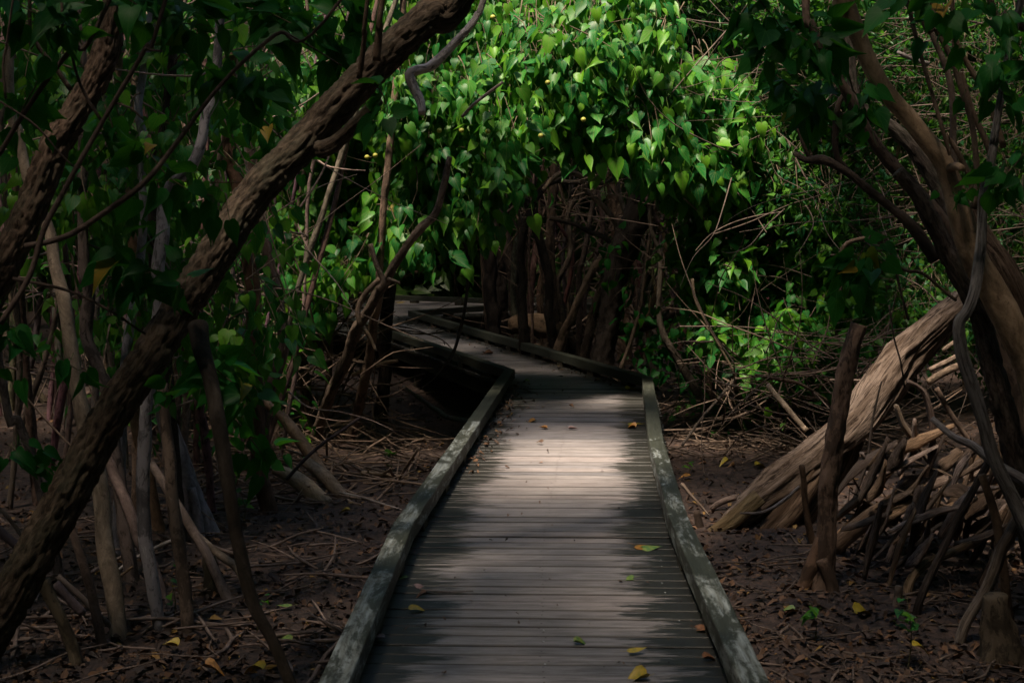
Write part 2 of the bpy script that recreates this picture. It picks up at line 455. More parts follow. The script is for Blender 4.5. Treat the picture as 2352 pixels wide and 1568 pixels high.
PLANKS = []
def build_deck():
    mb = MB(); y = leftrail[0][1]; i = 0
    yend = farrail[0][1] + .12
    while y < yend:
        w = .097 * rng.uniform(.97, 1.03); gap = .0075 + max(0, rng.normal(0, .0035))
        yc = y + w / 2
        L = interp_edge(leftrail, yc, -1); R = interp_edge(rightrail, yc, 1)
        xl = (min(L) if L else -3.6) - RW - .03
        xr = (max(R) if yc < rightrail[4][1] else (max(R) if R else 2.2)) + RW + .03 if R else 2.2
        if yc > leftrail[3][1]: xl = -3.6 if yc > leftrail[4][1] else xl - .3
        xl += rng.normal(0, .008); xr += rng.normal(0, .008)
        n = max(2, int((xr - xl) / .12)); X = np.linspace(xl, xr, n + 1)
        z0 = rng.normal(0, .0016); tilt = rng.normal(0, .002)
        skew = -.028; sag = .0015 * noise(X * 2, i * 3.3, 0); ysk = (X - (xl + xr) / 2) * skew * 1.0
        e = .004
        prof = [(0, -.034), (0, -e), (e, 0), (w - e, 0), (w, -e), (w, -.034)]
        Vv = []; Aa = []
        r = rng.uniform(); PLANKS.append((y, w))
        for x, s, k in zip(X, sag, ysk):
            for (py, pz) in prof:
                Vv.append((x, y + py - k * 0 + k, z0 + pz + s + tilt * py / w)); Aa.append((2 * (x - xl) / (xr - xl) - 1, r, py / w))
        m = len(prof); Q = []
        for a in range(n):
            for b in range(m - 1):
                Q.append((a * m + b, (a + 1) * m + b, (a + 1) * m + b + 1, a * m + b + 1))
        Vv = np.array(Vv); Q.append((0, 1, 2, 3)); Q.append((0, 3, 4, 5))
        o = n * m; Q.append((o + 3, o + 2, o + 1, o)); Q.append((o + 5, o + 4, o + 3, o))
        mb.add(Vv, np.array(Aa), np.array(Q)); y += w + gap; i += 1
    ob = mb.build('deck', deck_mat(), bw, smooth=False)
build_deck()

M_rail, M_under = rail_mat(.435), under_mat()
M_rail_far = rail_mat(.33, 'green_black_timber')
def timber(name, a, b, w, h, mat, parent, zt, worn=.002, side=0, seg=.035):
    """bevelled timber from a to b (xy), top at zt"""
    a = np.array([*a, zt - h / 2]) if len(a) == 2 else np.array(a); b = np.array([*b, zt - h / 2]) if len(b) == 2 else np.array(b)
    L = np.linalg.norm(b - a); T = (b - a) / L
    up = np.array([0, 0, 1.]) if abs(T[2]) < .9 else np.array([0, 1., 0])
    S = np.cross(T, up); S /= np.linalg.norm(S); U = np.cross(S, T)
    e = min(w, h) * .055
    hw, hh = w / 2, h / 2
    prof = [(-hw, -hh + e), (-hw, 0), (-hw, hh - e), (-hw + e * .4, hh - e * .3), (-hw + e, hh), (-hw * .35, hh), (hw * .35, hh), (hw - e, hh), (hw - e * .4, hh - e * .3), (hw, hh - e), (hw, 0), (hw, -hh + e), (hw - e, -hh), (-hw + e, -hh)]
    n = max(2, int(L / seg)); t = np.linspace(0, L, n + 1); pr = np.array(prof)
    sd = rng.uniform(0, 500)
    TT, PX = np.meshgrid(t, pr[:, 0], indexing='ij'); _, PZ = np.meshgrid(t, pr[:, 1], indexing='ij')
    nx = worn * noise(TT * 7 + sd, PX * 60, PZ * 60); nzv = worn * noise(TT * 9 + sd, PX * 50 + 7, PZ * 40) 
    V = a + TT[..., None] * T + (PX + nx)[..., None] * S + (PZ + nzv)[..., None] * U
    A = np.stack([PX + sd, PZ, TT + sd], -1); m = len(prof)
    i = np.arange(n)[:, None] * m; j = np.arange(m)[None]; j2 = (j + 1) % m
    Q = np.stack([i + j, i + m + j, i + m + j2, i + j2], -1).reshape(-1, 4)
    V = V.reshape(-1, 3); A = A.reshape(-1, 3); c0, c1 = len(V), len(V) + 1
    V = np.vstack([V, a, b]); A = np.vstack([A, [sd, 0, sd], [sd, 0, sd + L]])
    jj = np.arange(m); kk = (jj + 1) % m
    Tt = np.vstack([np.stack([jj, kk, np.full(m, c0)], 1), np.stack([n * m + kk, n * m + jj, np.full(m, c1)], 1)])
    mb = MB(); mb.add(V, A, Q, Tt)
    return mb.build(name, mat, parent, smooth=False)

def rails(poly, sgn):
    """poly = inner top edge; rail lies outside it (sgn -1 = left)"""
    off = []
    n = len(poly)
    for i in range(n):
        d1 = (poly[i] - poly[i - 1]) if i else (poly[1] - poly[0]); d2 = (poly[i + 1] - poly[i]) if i < n - 1 else d1
        n1 = np.array([d1[1], -d1[0]]) / np.linalg.norm(d1) * sgn; n2 = np.array([d2[1], -d2[0]]) / np.linalg.norm(d2) * sgn
        m = n1 + n2; m /= np.linalg.norm(m); k = max(.45, m.dot(n1)); off.append(poly[i] + m * (RW / 2) / k)
    for a, b in zip(off[:-1], off[1:]):
        L = np.linalg.norm(b - a); nn = max(1, round(L / 3.4)); T = (b - a) / L
        for k in range(nn):
            p = a + T * (L * k / nn + (.004 if k else -.02)); q = a + T * (L * (k + 1) / nn + (0 if k < nn - 1 else .02))
            timber('edge_rail', p, q, RW, .085, M_rail if (p[1] + q[1]) / 2 < 9.6 else M_rail_far, bw, RT + rng.normal(0, .002))
        nb = max(1, int(L / .75))
        for k in range(nb):
            c = a + T * (L * (k + .5) / nb)
            timber('spacer_block', c - T * .07, c + T * .07, RW - .012, .05, M_under, bw, .0462)
        # edge beam under the deck, with posts into the mud
        nrm = np.array([T[1], -T[0]]) * sgn
        timber('edge_beam', a - nrm * .02, b - nrm * .02, .045, .16, M_under, bw, -.037)
        for k in range(max(1, int(L / 1.5))):
            c = a + T * (L * (k + .5) / max(1, int(L / 1.5))) - nrm * .09
            zb = float(gz(c[0], c[1])) - .1
            timber('post', (c[0], c[1], -.04), (c[0], c[1], zb), .085, .085, M_under, bw, 0)
rails(leftrail, -1); rails(rightrail, 1); rails(farrail, -1)

# nail heads are tiny; a few galvanised screws catch light
def screws():
    m, nt, b, o = newmat('galvanised'); b.inputs['Base Color'].default_value = (.55, .58, .6, 1); b.inputs['Metallic'].default_value = .7; b.inputs['Roughness'].default_value = .35
    for (px, py) in [(1249, 1446), (1248, 1472), (1252, 1524), (1521, 1338), (1528, 1360), (1560, 1425), (1520, 1300), (1518, 1285)]:
        p = G(px, py, .002); mb = MB(); th = np.arange(8) * math.pi / 4
        ring = np.stack([np.cos(th) * .004, np.sin(th) * .004, np.zeros(8)], 1) + p; top = np.stack([np.cos(th) * .003, np.sin(th) * .003, np.full(8, .0012)], 1) + p
        V = np.vstack([ring, top]); j = np.arange(8); Q = [(a, (a + 1) % 8, (a + 1) % 8 + 8, a + 8) for a in j] + [(8, 9, 10, 11), (8, 11, 12, 13), (8, 13, 14, 15)]
        mb.add(V, V, np.array(Q)); mb.build('screw', m, bw, smooth=False)
screws()

def nails():
    m, nt, b, o = newmat('rusty_nail'); b.inputs['Base Color'].default_value = (.03, .02, .016, 1); b.inputs['Roughness'].default_value = .6
    mb = MB(); y = leftrail[0][1]; th = np.arange(6) * math.pi / 3
    for (yy, ww) in PLANKS:
        L = interp_edge(leftrail, yy + ww / 2, -1); R = interp_edge(rightrail, yy + ww / 2, 1)
        if not L or not R or yy > 10.5: continue
        for f in (.07, .5, .93):
            for q in (.25, .75):
                x = L[0] + (R[0] - L[0]) * f + rng.normal(0, .006); c = np.array([x, yy + ww * q + (x - (L[0] + R[0]) / 2) * -.028, .0042])
                V = np.stack([c[0] + np.cos(th) * .0042, c[1] + np.sin(th) * .0042, np.full(6, c[2])], 1)
                mb.add(V, V, np.array([[0, 1, 2, 3], [0, 3, 4, 5]]))
    tag(mb.build('nails', m, bw, smooth=False), kind='stuff')
nails()

# ------------------------------------------------------------------ trees, stems, sticks
TAN = (.20, .135, .085); PALE = (.34, .29, .27); GREY = (.22, .20, .21); BRN = (.12, .08, .055); DRK = (.045, .033, .025); FUR = (.078, .055, .037); WARM = (.26, .16, .09)

def build_path(pts, d, w, up, down):
    """pts in photo pixels with depth(s) and width(s) in pixels -> world polyline and radii"""
    n = len(pts)
    d = np.interp(np.linspace(0, 1, n), np.linspace(0, 1, len(np.atleast_1d(d))), np.atleast_1d(d))
    w = np.interp(np.linspace(0, 1, n), np.linspace(0, 1, len(np.atleast_1d(w))), np.atleast_1d(w))
    W = [P(x, y, dd) for (x, y), dd in zip(pts, d)]; R = [ww * dd / F / 2 for ww, dd in zip(w, d)]
    if up:     # the first point is the top: carry the stem on into the canopy
        t = W[0] - W[1]; t = t / np.linalg.norm(t)
        t = t * .6 + np.array([0, 0, .7]); t /= np.linalg.norm(t)
        k = max(.5, (5.2 - W[0][2]) / max(.3, t[2]))
        W = [W[0] + t * k, W[0] + t * k * .5 + np.array([.12, .1, 0])] + W; R = [R[0] * .5, R[0] * .8] + R
    if down:   # last point is the foot: carry it into the mud
        t = W[-1] - W[-2]; t = t / np.linalg.norm(t); t[2] = min(t[2], -.35); t /= np.linalg.norm(t)
        zb = float(gz(W[-1][0], W[-1][1])) - .08
        if W[-1][2] > zb:
            k = (W[-1][2] - zb) / -t[2]
            W = W + [W[-1] + t * k]; R = R + [R[-1] * (1.25 if k > .2 else 1.1)]
    return W, R

def limb(mb, pts, d, w, bark='smooth', up=False, down=False, sides=10, step=.06, wob=.004, flat=1.):
    W, R = build_path(pts, d, w, up, down)
    return tube(mb, W, R, sides, step, bark, wob, flat)

def tree(label, pts, d, w, c=BRN, bark='smooth', up=True, down=True, branches=(), name='tree', cat='tree', group=None, hero=False, c2=None, flare=False, wob=.006):
    W, R = build_path(pts, d, w, up, down)
    base = W[-1]
    t = empty(name, base, label, cat, group)
    mb = MB(); mat = bark_mat(bark, c, c2)
    rmax = max(R)
    sides, step = (64, .011) if hero else ((28, .022) if rmax > .035 else (14, .04))
    tube(mb, W, R, sides, step, bark, wob)
    mb.build('trunk', mat, t)
    for br in branches:
        bp, bd, bw_ = br[:3]; o = br[3] if len(br) > 3 else {}
        m2 = MB(); W2, R2 = build_path(bp, bd, bw_, o.get('up', False), o.get('down', False))
        tube(m2, W2, R2, 14 if max(R2) < .03 else 24, .025, o.get('bark', bark), .004)
        m2.build(o.get('name', 'branch'), bark_mat(o.get('bark', bark), o.get('c', c)), t)
    return t

def stick(label, pts, d, w, c=TAN, bark='smooth', name='fallen_branch', cat='branch', group=None, flat=1., down=False, up=False, wob=.004, forks=()):
    mb = MB(); C = limb(mb, pts, d, w, bark, up, down, 16, .03, wob, flat)
    for f in forks: limb(mb, f[0], f[1], f[2], bark, False, False, 8, .03, .004)
    return tag(mb.build(name, bark_mat(bark, c)), label, cat, group)

def gd(py, z=GZ): return G(0, py, z)[1]          # depth of the mud seen at photo row py

# ---- foreground leaning tree
tree('thick furrowed brown trunk leaning up to the right across the left half',
     [(1070, -40), (985, 38), (890, 122), (790, 226), (692, 335), (600, 430), (540, 510), (470, 620), (400, 730), (330, 840), (250, 960), (180, 1090), (120, 1200), (50, 1330), (-20, 1450), (-100, 1580)],
     [5.6, 5.4, 5.2, 4.9, 4.7, 4.5], [78, 82, 86, 90, 98, 104], FUR, 'furrow', hero=True, wob=.004,
     branches=[([(455, 750), (462, 800), (480, 860), (500, 960), (522, 1100), (545, 1240), (580, 1380), (628, 1470), (672, 1575)], [4.85, 4.5, 4.4], [44, 34, 30, 28], {'down': True, 'bark': 'smooth', 'c': (.04, .03, .022)}),
               ([(868, 228), (845, 258), (800, 305), (765, 335), (735, 345)], [4.9, 5.0], [30, 36, 44], {'bark': 'furrow'}),
               ([(880, -20), (873, 60), (866, 140)], [5.1, 5.15], [14, 20], {'bark': 'smooth', 'up': True, 'c': BRN}),
               ([(848, -20), (838, 80), (826, 180)], [5.0, 5.1], [9, 12], {'bark': 'smooth', 'up': True, 'c': BRN})])
tree('rough brown trunk leaning up to the right in the upper left corner, behind thin twigs',
     [(270, -10), (238, 130), (185, 240), (123, 345), (62, 500), (10, 610), (-70, 760)], [5.6, 5.3], [62, 68, 76, 84], (.10, .065, .045), 'furrow', hero=True, wob=.01)

def twig(label, pts, d, w, c=(.08, .055, .045), up=False, forks=(), **k):
    return stick(label, pts, d, w, c, 'smooth', 'bare_shoot', 'branch', k.get('group'), up=up, down=k.get('down', False), forks=forks)
twig('long straight brown shoot rising from the left edge up to the top', [(380, 0), (333, 110), (260, 233), (187, 363), (133, 463), (100, 530), (67, 636), (0, 743)], [4.2, 4.0], [9, 13, 14], up=True, forks=[([(262, 236), (300, 248), (330, 275)], [4.15], [6, 4]), ([(333, 112), (350, 116), (374, 117)], [4.15], [7, 5])])
twig('long slanting shoot crossing the pale left stems from the top edge', [(784, 0), (634, 80), (500, 200), (400, 333), (323, 423), (187, 523), (117, 553), (55, 566)], [4.4, 4.1], [7, 12, 13], up=True, forks=[([(650, 72), (720, 110), (785, 150)], [4.4], [5, 3])])
twig('dark slanting shoot in the top left corner in front of the leaning trunk', [(253, 0), (167, 110), (117, 173), (50, 267), (0, 350), (-60, 430)], [4.4], [10, 12], up=True)
twig('thin dark shoot hanging from the top edge over the left leaning trunk', [(143, 0), (160, 100), (187, 200), (233, 277)], [4.3], [6, 7, 8], up=True)
twig('crooked black shoot at the far top left', [(70, 15), (83, 97), (123, 150), (163, 207)], [4.5], [8, 12], up=True)
twig('thinnest dark shoot hugging the left edge near the top', [(30, 0), (20, 83), (7, 150), (13, 227)], [4.1], [5, 6], up=True)
twig('fine twig slanting down right across the upper left leaning trunk', [(0, 233), (83, 287), (140, 353), (172, 385)], [4.0], [5, 4])
twig('short pale horizontal twig beside the furrowed trunk above centre left', [(357, 413), (450, 417), (553, 418)], [4.6], [3, 4, 3], c=TAN)
twig('curving brown shoot sweeping down right behind the leaves at left middle', [(30, 640), (150, 665), (240, 705), (335, 765)], [4.6], [8, 7, 5])

# ---- left upright stems
LG = None
tree('pale mottled grey stem winding down beside the leaning trunk, tallest of the left stems',
     [(503, 60), (500, 200), (473, 267), (467, 317), (443, 377), (393, 427), (375, 483), (374, 540), (363, 617), (363, 703), (350, 820), (337, 917), (330, 1043), (330, 1145), (333, 1245), (347, 1328), (360, 1412), (373, 1495), (383, 1570)], [6.6, 6.0], [20, 28, 30, 33, 32], (.27, .25, .27), 'plate')
tree('slim tan stem reaching the top edge left of the furrowed trunk', [(547, 20), (543, 133), (530, 217), (520, 300), (507, 350), (503, 433), (493, 483), (470, 600), (440, 760), (430, 900), (420, 1030)], [9., 9.], [14, 18, 18], (.24, .18, .15), 'plate')
tree('smooth dark trunk with a kink right of the furrowed trunk', [(563, 120), (573, 267), (582, 400), (607, 523), (617, 590), (630, 656), (643, 730), (652, 785), (632, 850), (605, 930), (600, 1000)], [9.5, 9.5], [22, 25, 28, 36], (.11, .075, .06), 'smooth')
tree('straight red brown trunk directly under the furrowed trunk', [(525, 300), (545, 430), (567, 563), (578, 640), (582, 757), (582, 857), (588, 960), (596, 1080), (612, 1150)], [8.6, 8.6], [28, 36, 40], (.16, .09, .06), 'smooth')
tree('slim rusty tan stem between two dark ones in the upper left', [(303, 10), (307, 133), (307, 233), (310, 367), (315, 520), (322, 700), (318, 900)], [8.2, 8.2], [14, 17, 20], (.26, .18, .14), 'plate')
tree('smooth blue grey stem swelling and narrowing in the upper left', [(352, 20), (343, 83), (330, 167), (317, 250), (328, 317), (323, 383), (330, 480), (318, 640), (290, 800), (280, 1000)], [7.4, 7.4], [16, 19, 22], (.25, .24, .28), 'smooth')
tree('black barked stem next to the blue grey one', [(410, 0), (403, 60), (393, 167), (380, 267), (363, 350), (350, 450), (355, 620), (380, 800), (395, 980)], [7.7, 7.7], [18, 22, 24], (.06, .045, .04), 'plate')
tree('brown trunk with a bare torn orange patch below its middle', [(270, 180), (280, 250), (284, 383), (300, 523), (312, 600), (305, 657), (312, 740), (312, 800), (300, 900), (330, 1050)], [7.9, 7.9], [18, 28, 30], (.30, .19, .12), 'smooth')
tree('grey stem left of the stem with the torn patch', [(235, 120), (247, 260), (257, 333), (253, 400), (262, 520), (250, 700), (262, 900)], [8.6, 8.6], [15, 17], (.22, .18, .16), 'plate')
tree('pale smooth stem bending from the left edge down to the bottom under the furrowed trunk', [(20, 180), (43, 310), (67, 420), (113, 540), (123, 607), (147, 690), (163, 790), (177, 890), (196, 1000), (220, 1080), (233, 1160), (237, 1230), (250, 1312), (267, 1412), (273, 1479), (279, 1575)], [6.6, 5.9], [20, 28, 34, 40, 42], (.27, .21, .16), 'smooth')
tree('short cracked dark stem with deep fissures left of the furrowed trunk', [(190, 560), (205, 640), (198, 757), (210, 807), (230, 857), (250, 910), (262, 1010)], [7.3, 7.0], [24, 32, 30], (.15, .115, .105), 'plate')
tree('gnarled brown stem rising from the bottom edge left of the smooth silver butt', [(372, 880), (390, 1045), (397, 1145), (410, 1245), (423, 1345), (430, 1445), (432, 1570)], [6.2, 6.0], [26, 31, 34], (.17, .125, .10), 'plate', up=False)
tree('silvery smooth butt flaring to the mud behind the gnarled stem', [(362, 880), (376, 940), (393, 1000), (415, 1065), (440, 1140), (465, 1200), (490, 1260)], [7.9, 7.9], [34, 46, 56, 60], (.27, .24, .27), 'smooth', up=False,
     branches=[([(440, 1120), (452, 1180), (460, 1260)], [7.8], [20, 24], {'down': True})])
tree('mossy rotten stump under the crossed stems at lower left', [(480, 1278), (492, 1340), (500, 1400), (508, 1450)], [6.7, 6.6], [34, 48, 62, 80], (.09, .075, .05), 'plate', up=False, name='stump', cat='stump')
tree('smooth stem crossing down right behind the gnarled stem', [(347, 1065), (377, 1112), (417, 1178), (450, 1232), (477, 1278), (500, 1330)], [6.9, 6.6], [20, 24], (.20, .15, .13), 'smooth', up=False)
tree('bent stem arching right to its foot near the dark hanging limb', [(440, 1215), (500, 1272), (545, 1308), (570, 1370), (607, 1458)], [6.9, 6.4], [14, 21, 24], (.17, .13, .10), 'smooth', up=False)
tree('smooth pink brown stem slanting down right in the lower left', [(215, 960), (257, 1072), (277, 1122), (300, 1178), (318, 1242), (350, 1300), (377, 1378)], [7.0, 6.5], [20, 26, 22], (.20, .14, .125), 'smooth', up=False)
tree('curved bare stem in the lower left corner beside the furrowed trunk', [(155, 1180), (172, 1238), (200, 1328), (217, 1395), (233, 1478), (246, 1575)], [5.9, 5.8], [18, 22, 26], (.17, .12, .10), 'smooth', up=False)
tree('mossy dark stem at the bottom left corner', [(100, 1330), (112, 1365), (143, 1428), (167, 1495), (189, 1575)], [5.6, 5.6], [26, 28, 32], (.10, .08, .055), 'plate', up=False)
tree('leaning grey stem at the left edge, lower middle', [(5, 880), (40, 960), (75, 1050), (95, 1130), (110, 1200)], [6.8], [18, 24], (.14, .11, .10), 'plate', up=True)
tree('pale lower stem visible in the gap under the furrowed trunk', [(235, 1060), (238, 1110), (245, 1200), (249, 1280)], [8.2], [18, 14], (.28, .24, .22), 'smooth', up=False)
for lab, pts, dd, ww, cc in [
    ('low pole crossing right behind the two thickest left stems', [(133, 1322), (187, 1372), (233, 1418), (290, 1462), (347, 1525)], [5.9, 6.], [14, 16], (.15, .12, .11)),
    ('short dark pole below the furrowed trunk', [(127, 1338), (160, 1375), (192, 1410)], [6.2], [18, 22], (.13, .10, .11)),
    ('pole leaning in from the left edge', [(-30, 1190), (0, 1218), (55, 1265)], [6.4], [22, 20], (.14, .11, .12)),
    ('upper thin pole leaning in from the left edge', [(-20, 1150), (20, 1190), (60, 1245)], [6.7], [10, 10], (.16, .13, .11)),
    ('bleached thin pole slanting between the left stems', [(262, 1315), (320, 1277), (400, 1240)], [6.9], [8, 9], (.34, .31, .30)),
    ('tan thin pole just under the bleached one', [(262, 1332), (290, 1312), (305, 1300)], [6.7], [6, 6], TAN),
    ('flat pale pole lying along the bottom left', [(40, 1508), (90, 1503), (150, 1503)], [5.85], [14, 14], (.20, .17, .15)),
    ('dark curved branch lying in the mud left of the boardwalk', [(620, 1318), (660, 1352), (700, 1385), (740, 1425), (785, 1460)], [6.9, 6.4], [10, 8], (.06, .05, .055)),
    ('pale stick lying on the mud near the left rail', [(560, 1220), (600, 1232), (648, 1240)], [7.9], [7, 6], (.2, .15, .12)),
    ('smooth cut pole leaning down right left of the fallen roots', [(598, 915), (650, 960), (685, 1005), (712, 1045), (742, 1090)], [9.4, 9.4], [20, 28, 28], (.34, .23, .15)),
    ('thick root lying toward the left rail', [(630, 1076), (680, 1100), (715, 1130), (752, 1162)], [9.0, 8.9], [24, 44, 40], (.32, .24, .16)),
    ('second root lying just above the thick one', [(700, 1058), (740, 1090), (775, 1128), (800, 1152)], [9.2, 9.], [26, 36, 20], (.28, .21, .15)),
    ('dark thin pole leaning over the roots left of the boardwalk', [(828, 958), (790, 985), (740, 1020), (700, 1055), (658, 1100)], [8.9, 8.7], [7, 9], (.07, .05, .05)),
    ('wavy pale stick touching the left rail', [(780, 1130), (830, 1142), (880, 1158), (922, 1172)], [8.7, 8.6], [5, 6], (.36, .30, .27)),
    ('horizontal log behind the wavy stick', [(830, 1085), (890, 1090), (960, 1100)], [9.6], [10, 8], (.24, .17, .11)),
    ('crooked grey branch under the boardwalk bend', [(925, 888), (970, 918), (1008, 945), (1030, 958), (1080, 968)], [12.6, 12.], [8, 12, 12], (.20, .18, .17)),
    ('tan branch curving in front of the dark trunk beside the boardwalk', [(808, 862), (850, 845), (885, 833), (915, 828)], [11.2], [9, 12, 8], (.24, .17, .12)),
    ]:
    stick(lab, pts, dd, ww, cc, 'smooth')

# ---- left of the bend
tree('grey brown forked tree left of the boardwalk, arching to the upper right',
     [(1032, 360), (1018, 430), (1000, 490), (967, 523), (931, 573), (884, 650), (841, 723), (817, 763), (794, 830), (765, 890), (740, 957), (722, 1010)], [9.6, 9.7, 10.3, 11.1], [13, 18, 24, 26, 26], (.17, .125, .095), 'plate', up=False,
     branches=[([(851, 560), (864, 606), (880, 645), (868, 665)], [9.75], [10, 13], {}), ([(872, 640), (838, 676), (822, 710), (826, 745)], [9.9], [12, 12], {'c': (.24, .17, .12)}),
               ([(834, 750), (850, 775), (864, 806)], [9.95], [8, 7], {'c': (.25, .18, .12)}), ([(890, 640), (915, 648), (920, 652)], [9.7], [8, 5], {})])
tree('brown stem standing just right of the forked arching tree', [(880, 480), (869, 683), (857, 740), (851, 806), (837, 873), (827, 923), (806, 1006)], [10.2, 11.2], [18, 22, 24], (.16, .11, .08), 'plate')
tree('slim upright stem left of the forked arching tree', [(738, 630), (745, 662), (760, 695), (760, 757), (757, 857), (753, 923), (748, 990)], [11.6], [9, 14, 16], (.14, .10, .08), 'plate')
tree('black trunk hiding the left end of the far boardwalk', [(905, 560), (897, 656), (889, 723), (884, 790), (886, 850), (880, 905)], [13.4], [22, 28, 30], DRK, 'plate')
tree('pale dead limb hooked in front of the bright leaves under the furrowed trunk top',
     [(1112, -10), (1095, 35), (1075, 65), (1040, 105), (1010, 135), (985, 155), (958, 162), (942, 172), (950, 200), (965, 235), (968, 262)], [9.6, 9.4], [16, 20, 24, 20], (.34, .29, .26), 'plate', name='dead_limb', cat='branch', down=False)
stick('broken stub of a branch poking out among the bright leaves', [(1155, 189), (1120, 215), (1085, 243), (1060, 270)], [9.6, 9.8], [6, 8, 7], (.28, .21, .18), name='dead_limb')
twig('thin black vine hanging in an arc over the boardwalk bend', [(1045, 440), (1051, 523), (1071, 573), (1074, 640), (1067, 706), (1057, 757), (1041, 810), (1001, 866), (964, 896)], [10.6, 10.9], [4, 8, 8, 3], c=(.02, .017, .015))

# ---- thicket beyond the bend
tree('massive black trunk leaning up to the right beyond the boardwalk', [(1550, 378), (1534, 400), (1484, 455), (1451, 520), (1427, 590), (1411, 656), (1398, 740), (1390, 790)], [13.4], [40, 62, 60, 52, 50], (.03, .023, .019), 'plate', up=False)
tree('tan knobbly tree leaning right from the far rail of the boardwalk', [(1248, 437), (1268, 410), (1290, 398), (1330, 402), (1350, 440), (1400, 490), (1418, 535), (1394, 573), (1361, 623), (1334, 680), (1314, 730), (1297, 763), (1284, 800)], [13.6, 14.0, 14.2], [9, 12, 13, 18, 22], (.26, .18, .125), 'plate', up=False)
for lab, pts, dd, ww, cc in [
    ('dark brown trunk beyond the bend, widest of the upright ones', [(1150, 420), (1161, 523), (1167, 573), (1181, 623), (1186, 690), (1188, 745)], 18., [26, 32], (.07, .05, .04)),
    ('slim straight stem right of the widest dark trunk', [(1212, 400), (1207, 523), (1201, 623), (1197, 723)], 16.5, [11, 13], (.10, .07, .05)),
    ('very thin straight stem beyond the bend, fourth from the left', [(1243, 450), (1244, 556), (1244, 740)], 16., [6, 7], (.13, .09, .06)),
    ('thin straight stem beside the tan knobbly tree', [(1310, 440), (1307, 540), (1304, 706), (1306, 760)], 16., [7, 8], (.12, .09, .06)),
    ('thin pale crooked stem just behind the far rail', [(1214, 560), (1214, 640), (1221, 723), (1221, 795)], 14.8, [6, 8], (.22, .14, .11)),
    ('stem where the boardwalk disappears to the right', [(1108, 480), (1111, 640), (1116, 700), (1121, 756)], 17., [9, 11], (.13, .09, .065)),
    ('ridged brown stem next to where the boardwalk disappears', [(1128, 470), (1131, 606), (1134, 690), (1137, 752)], 16.6, [13, 15], (.12, .08, .06)),
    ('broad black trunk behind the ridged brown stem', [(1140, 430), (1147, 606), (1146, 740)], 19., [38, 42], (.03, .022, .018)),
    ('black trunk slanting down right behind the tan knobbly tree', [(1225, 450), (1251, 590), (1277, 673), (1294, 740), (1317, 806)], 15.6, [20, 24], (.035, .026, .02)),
    ('dark post like trunk right of the tan knobbly tree', [(1345, 560), (1331, 630), (1331, 806)], 14.6, [12, 15], (.07, .05, .04)),
    ('fluted tan trunk just under the bright leaves', [(1405, 280), (1407, 417), (1417, 517), (1425, 640)], 17., [28, 30], (.20, .13, .09)),
    ('second fluted tan trunk under the bright leaves', [(1450, 290), (1448, 417), (1455, 517)], 17.4, [18, 22], (.17, .11, .08)),
    ('leaning thin stick above the far right rail', [(1478, 650), (1467, 710), (1451, 773), (1427, 845)], 13.2, [8, 10], (.15, .11, .08)),
    ('grey stem bending right at its foot beyond the right rail', [(1491, 480), (1517, 590), (1514, 706), (1527, 773), (1568, 843)], 12.9, [9, 12, 18], (.11, .09, .07)),
    ]:
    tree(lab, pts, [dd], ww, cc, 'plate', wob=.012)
for lab, pts, dd, ww, cc in [
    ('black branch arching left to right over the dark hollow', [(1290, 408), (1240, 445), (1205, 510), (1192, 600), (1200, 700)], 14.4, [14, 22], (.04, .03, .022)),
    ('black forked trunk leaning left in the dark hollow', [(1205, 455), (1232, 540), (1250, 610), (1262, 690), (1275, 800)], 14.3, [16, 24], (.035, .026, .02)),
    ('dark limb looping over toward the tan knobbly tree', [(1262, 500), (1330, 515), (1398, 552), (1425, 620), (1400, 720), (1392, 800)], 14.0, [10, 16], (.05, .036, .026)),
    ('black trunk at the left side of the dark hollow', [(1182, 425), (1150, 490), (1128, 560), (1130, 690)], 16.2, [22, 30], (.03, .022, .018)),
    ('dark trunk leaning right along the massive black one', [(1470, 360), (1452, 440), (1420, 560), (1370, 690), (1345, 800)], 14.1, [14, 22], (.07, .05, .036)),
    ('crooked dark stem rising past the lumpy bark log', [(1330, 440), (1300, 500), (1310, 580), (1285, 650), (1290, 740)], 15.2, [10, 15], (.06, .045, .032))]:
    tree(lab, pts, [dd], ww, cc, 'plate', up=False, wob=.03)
stick('dark log lying beyond the right rail', [(1420, 760), (1470, 752), (1520, 736), (1600, 715)], [14.4, 13.6], [22, 30, 26], (.09, .055, .04), 'plate')
stick('lumpy bark log lying among the stems behind the far rail', [(1180, 745), (1215, 745), (1250, 750), (1290, 762)], [15.8, 15.2], [40, 52, 44], (.20, .13, .08), 'plate')
stick('horizontal black branch spanning the dark gap under the bright leaves', [(1255, 415), (1320, 418), (1390, 418), (1428, 395)], [14.4], [9, 10, 7], (.05, .04, .03), 'plate')

# ---- right hand tree group
tree('smooth tan tree leaning in from the right, foremost of its clump',
     [(1925, -30), (1938, 0), (1968, 83), (1995, 143), (2035, 207), (2088, 265), (2128, 317), (2168, 374), (2188, 434), (2205, 500), (2240, 590), (2290, 680), (2330, 760), (2380, 900), (2400, 1100)], [5.6, 5.6], [36, 38, 42, 50, 66, 74], (.24, .165, .105), 'smooth', hero=True, wob=.008,
     branches=[([(2211, 387), (2195, 382), (2172, 392)], [5.4, 5.6], [14, 22], {})])
tree('weathered silver stem twisting in front of the right clump',
     [(2300, 240), (2288, 300), (2278, 384), (2261, 450), (2257, 523), (2250, 590), (2238, 673), (2222, 716), (2205, 745), (2210, 806), (2230, 873), (2257, 957), (2280, 1043), (2320, 1130), (2365, 1230)], [5.0, 5.0], [18, 24, 26, 32, 36], (.24, .225, .225), 'dead', hero=True, wob=.008)
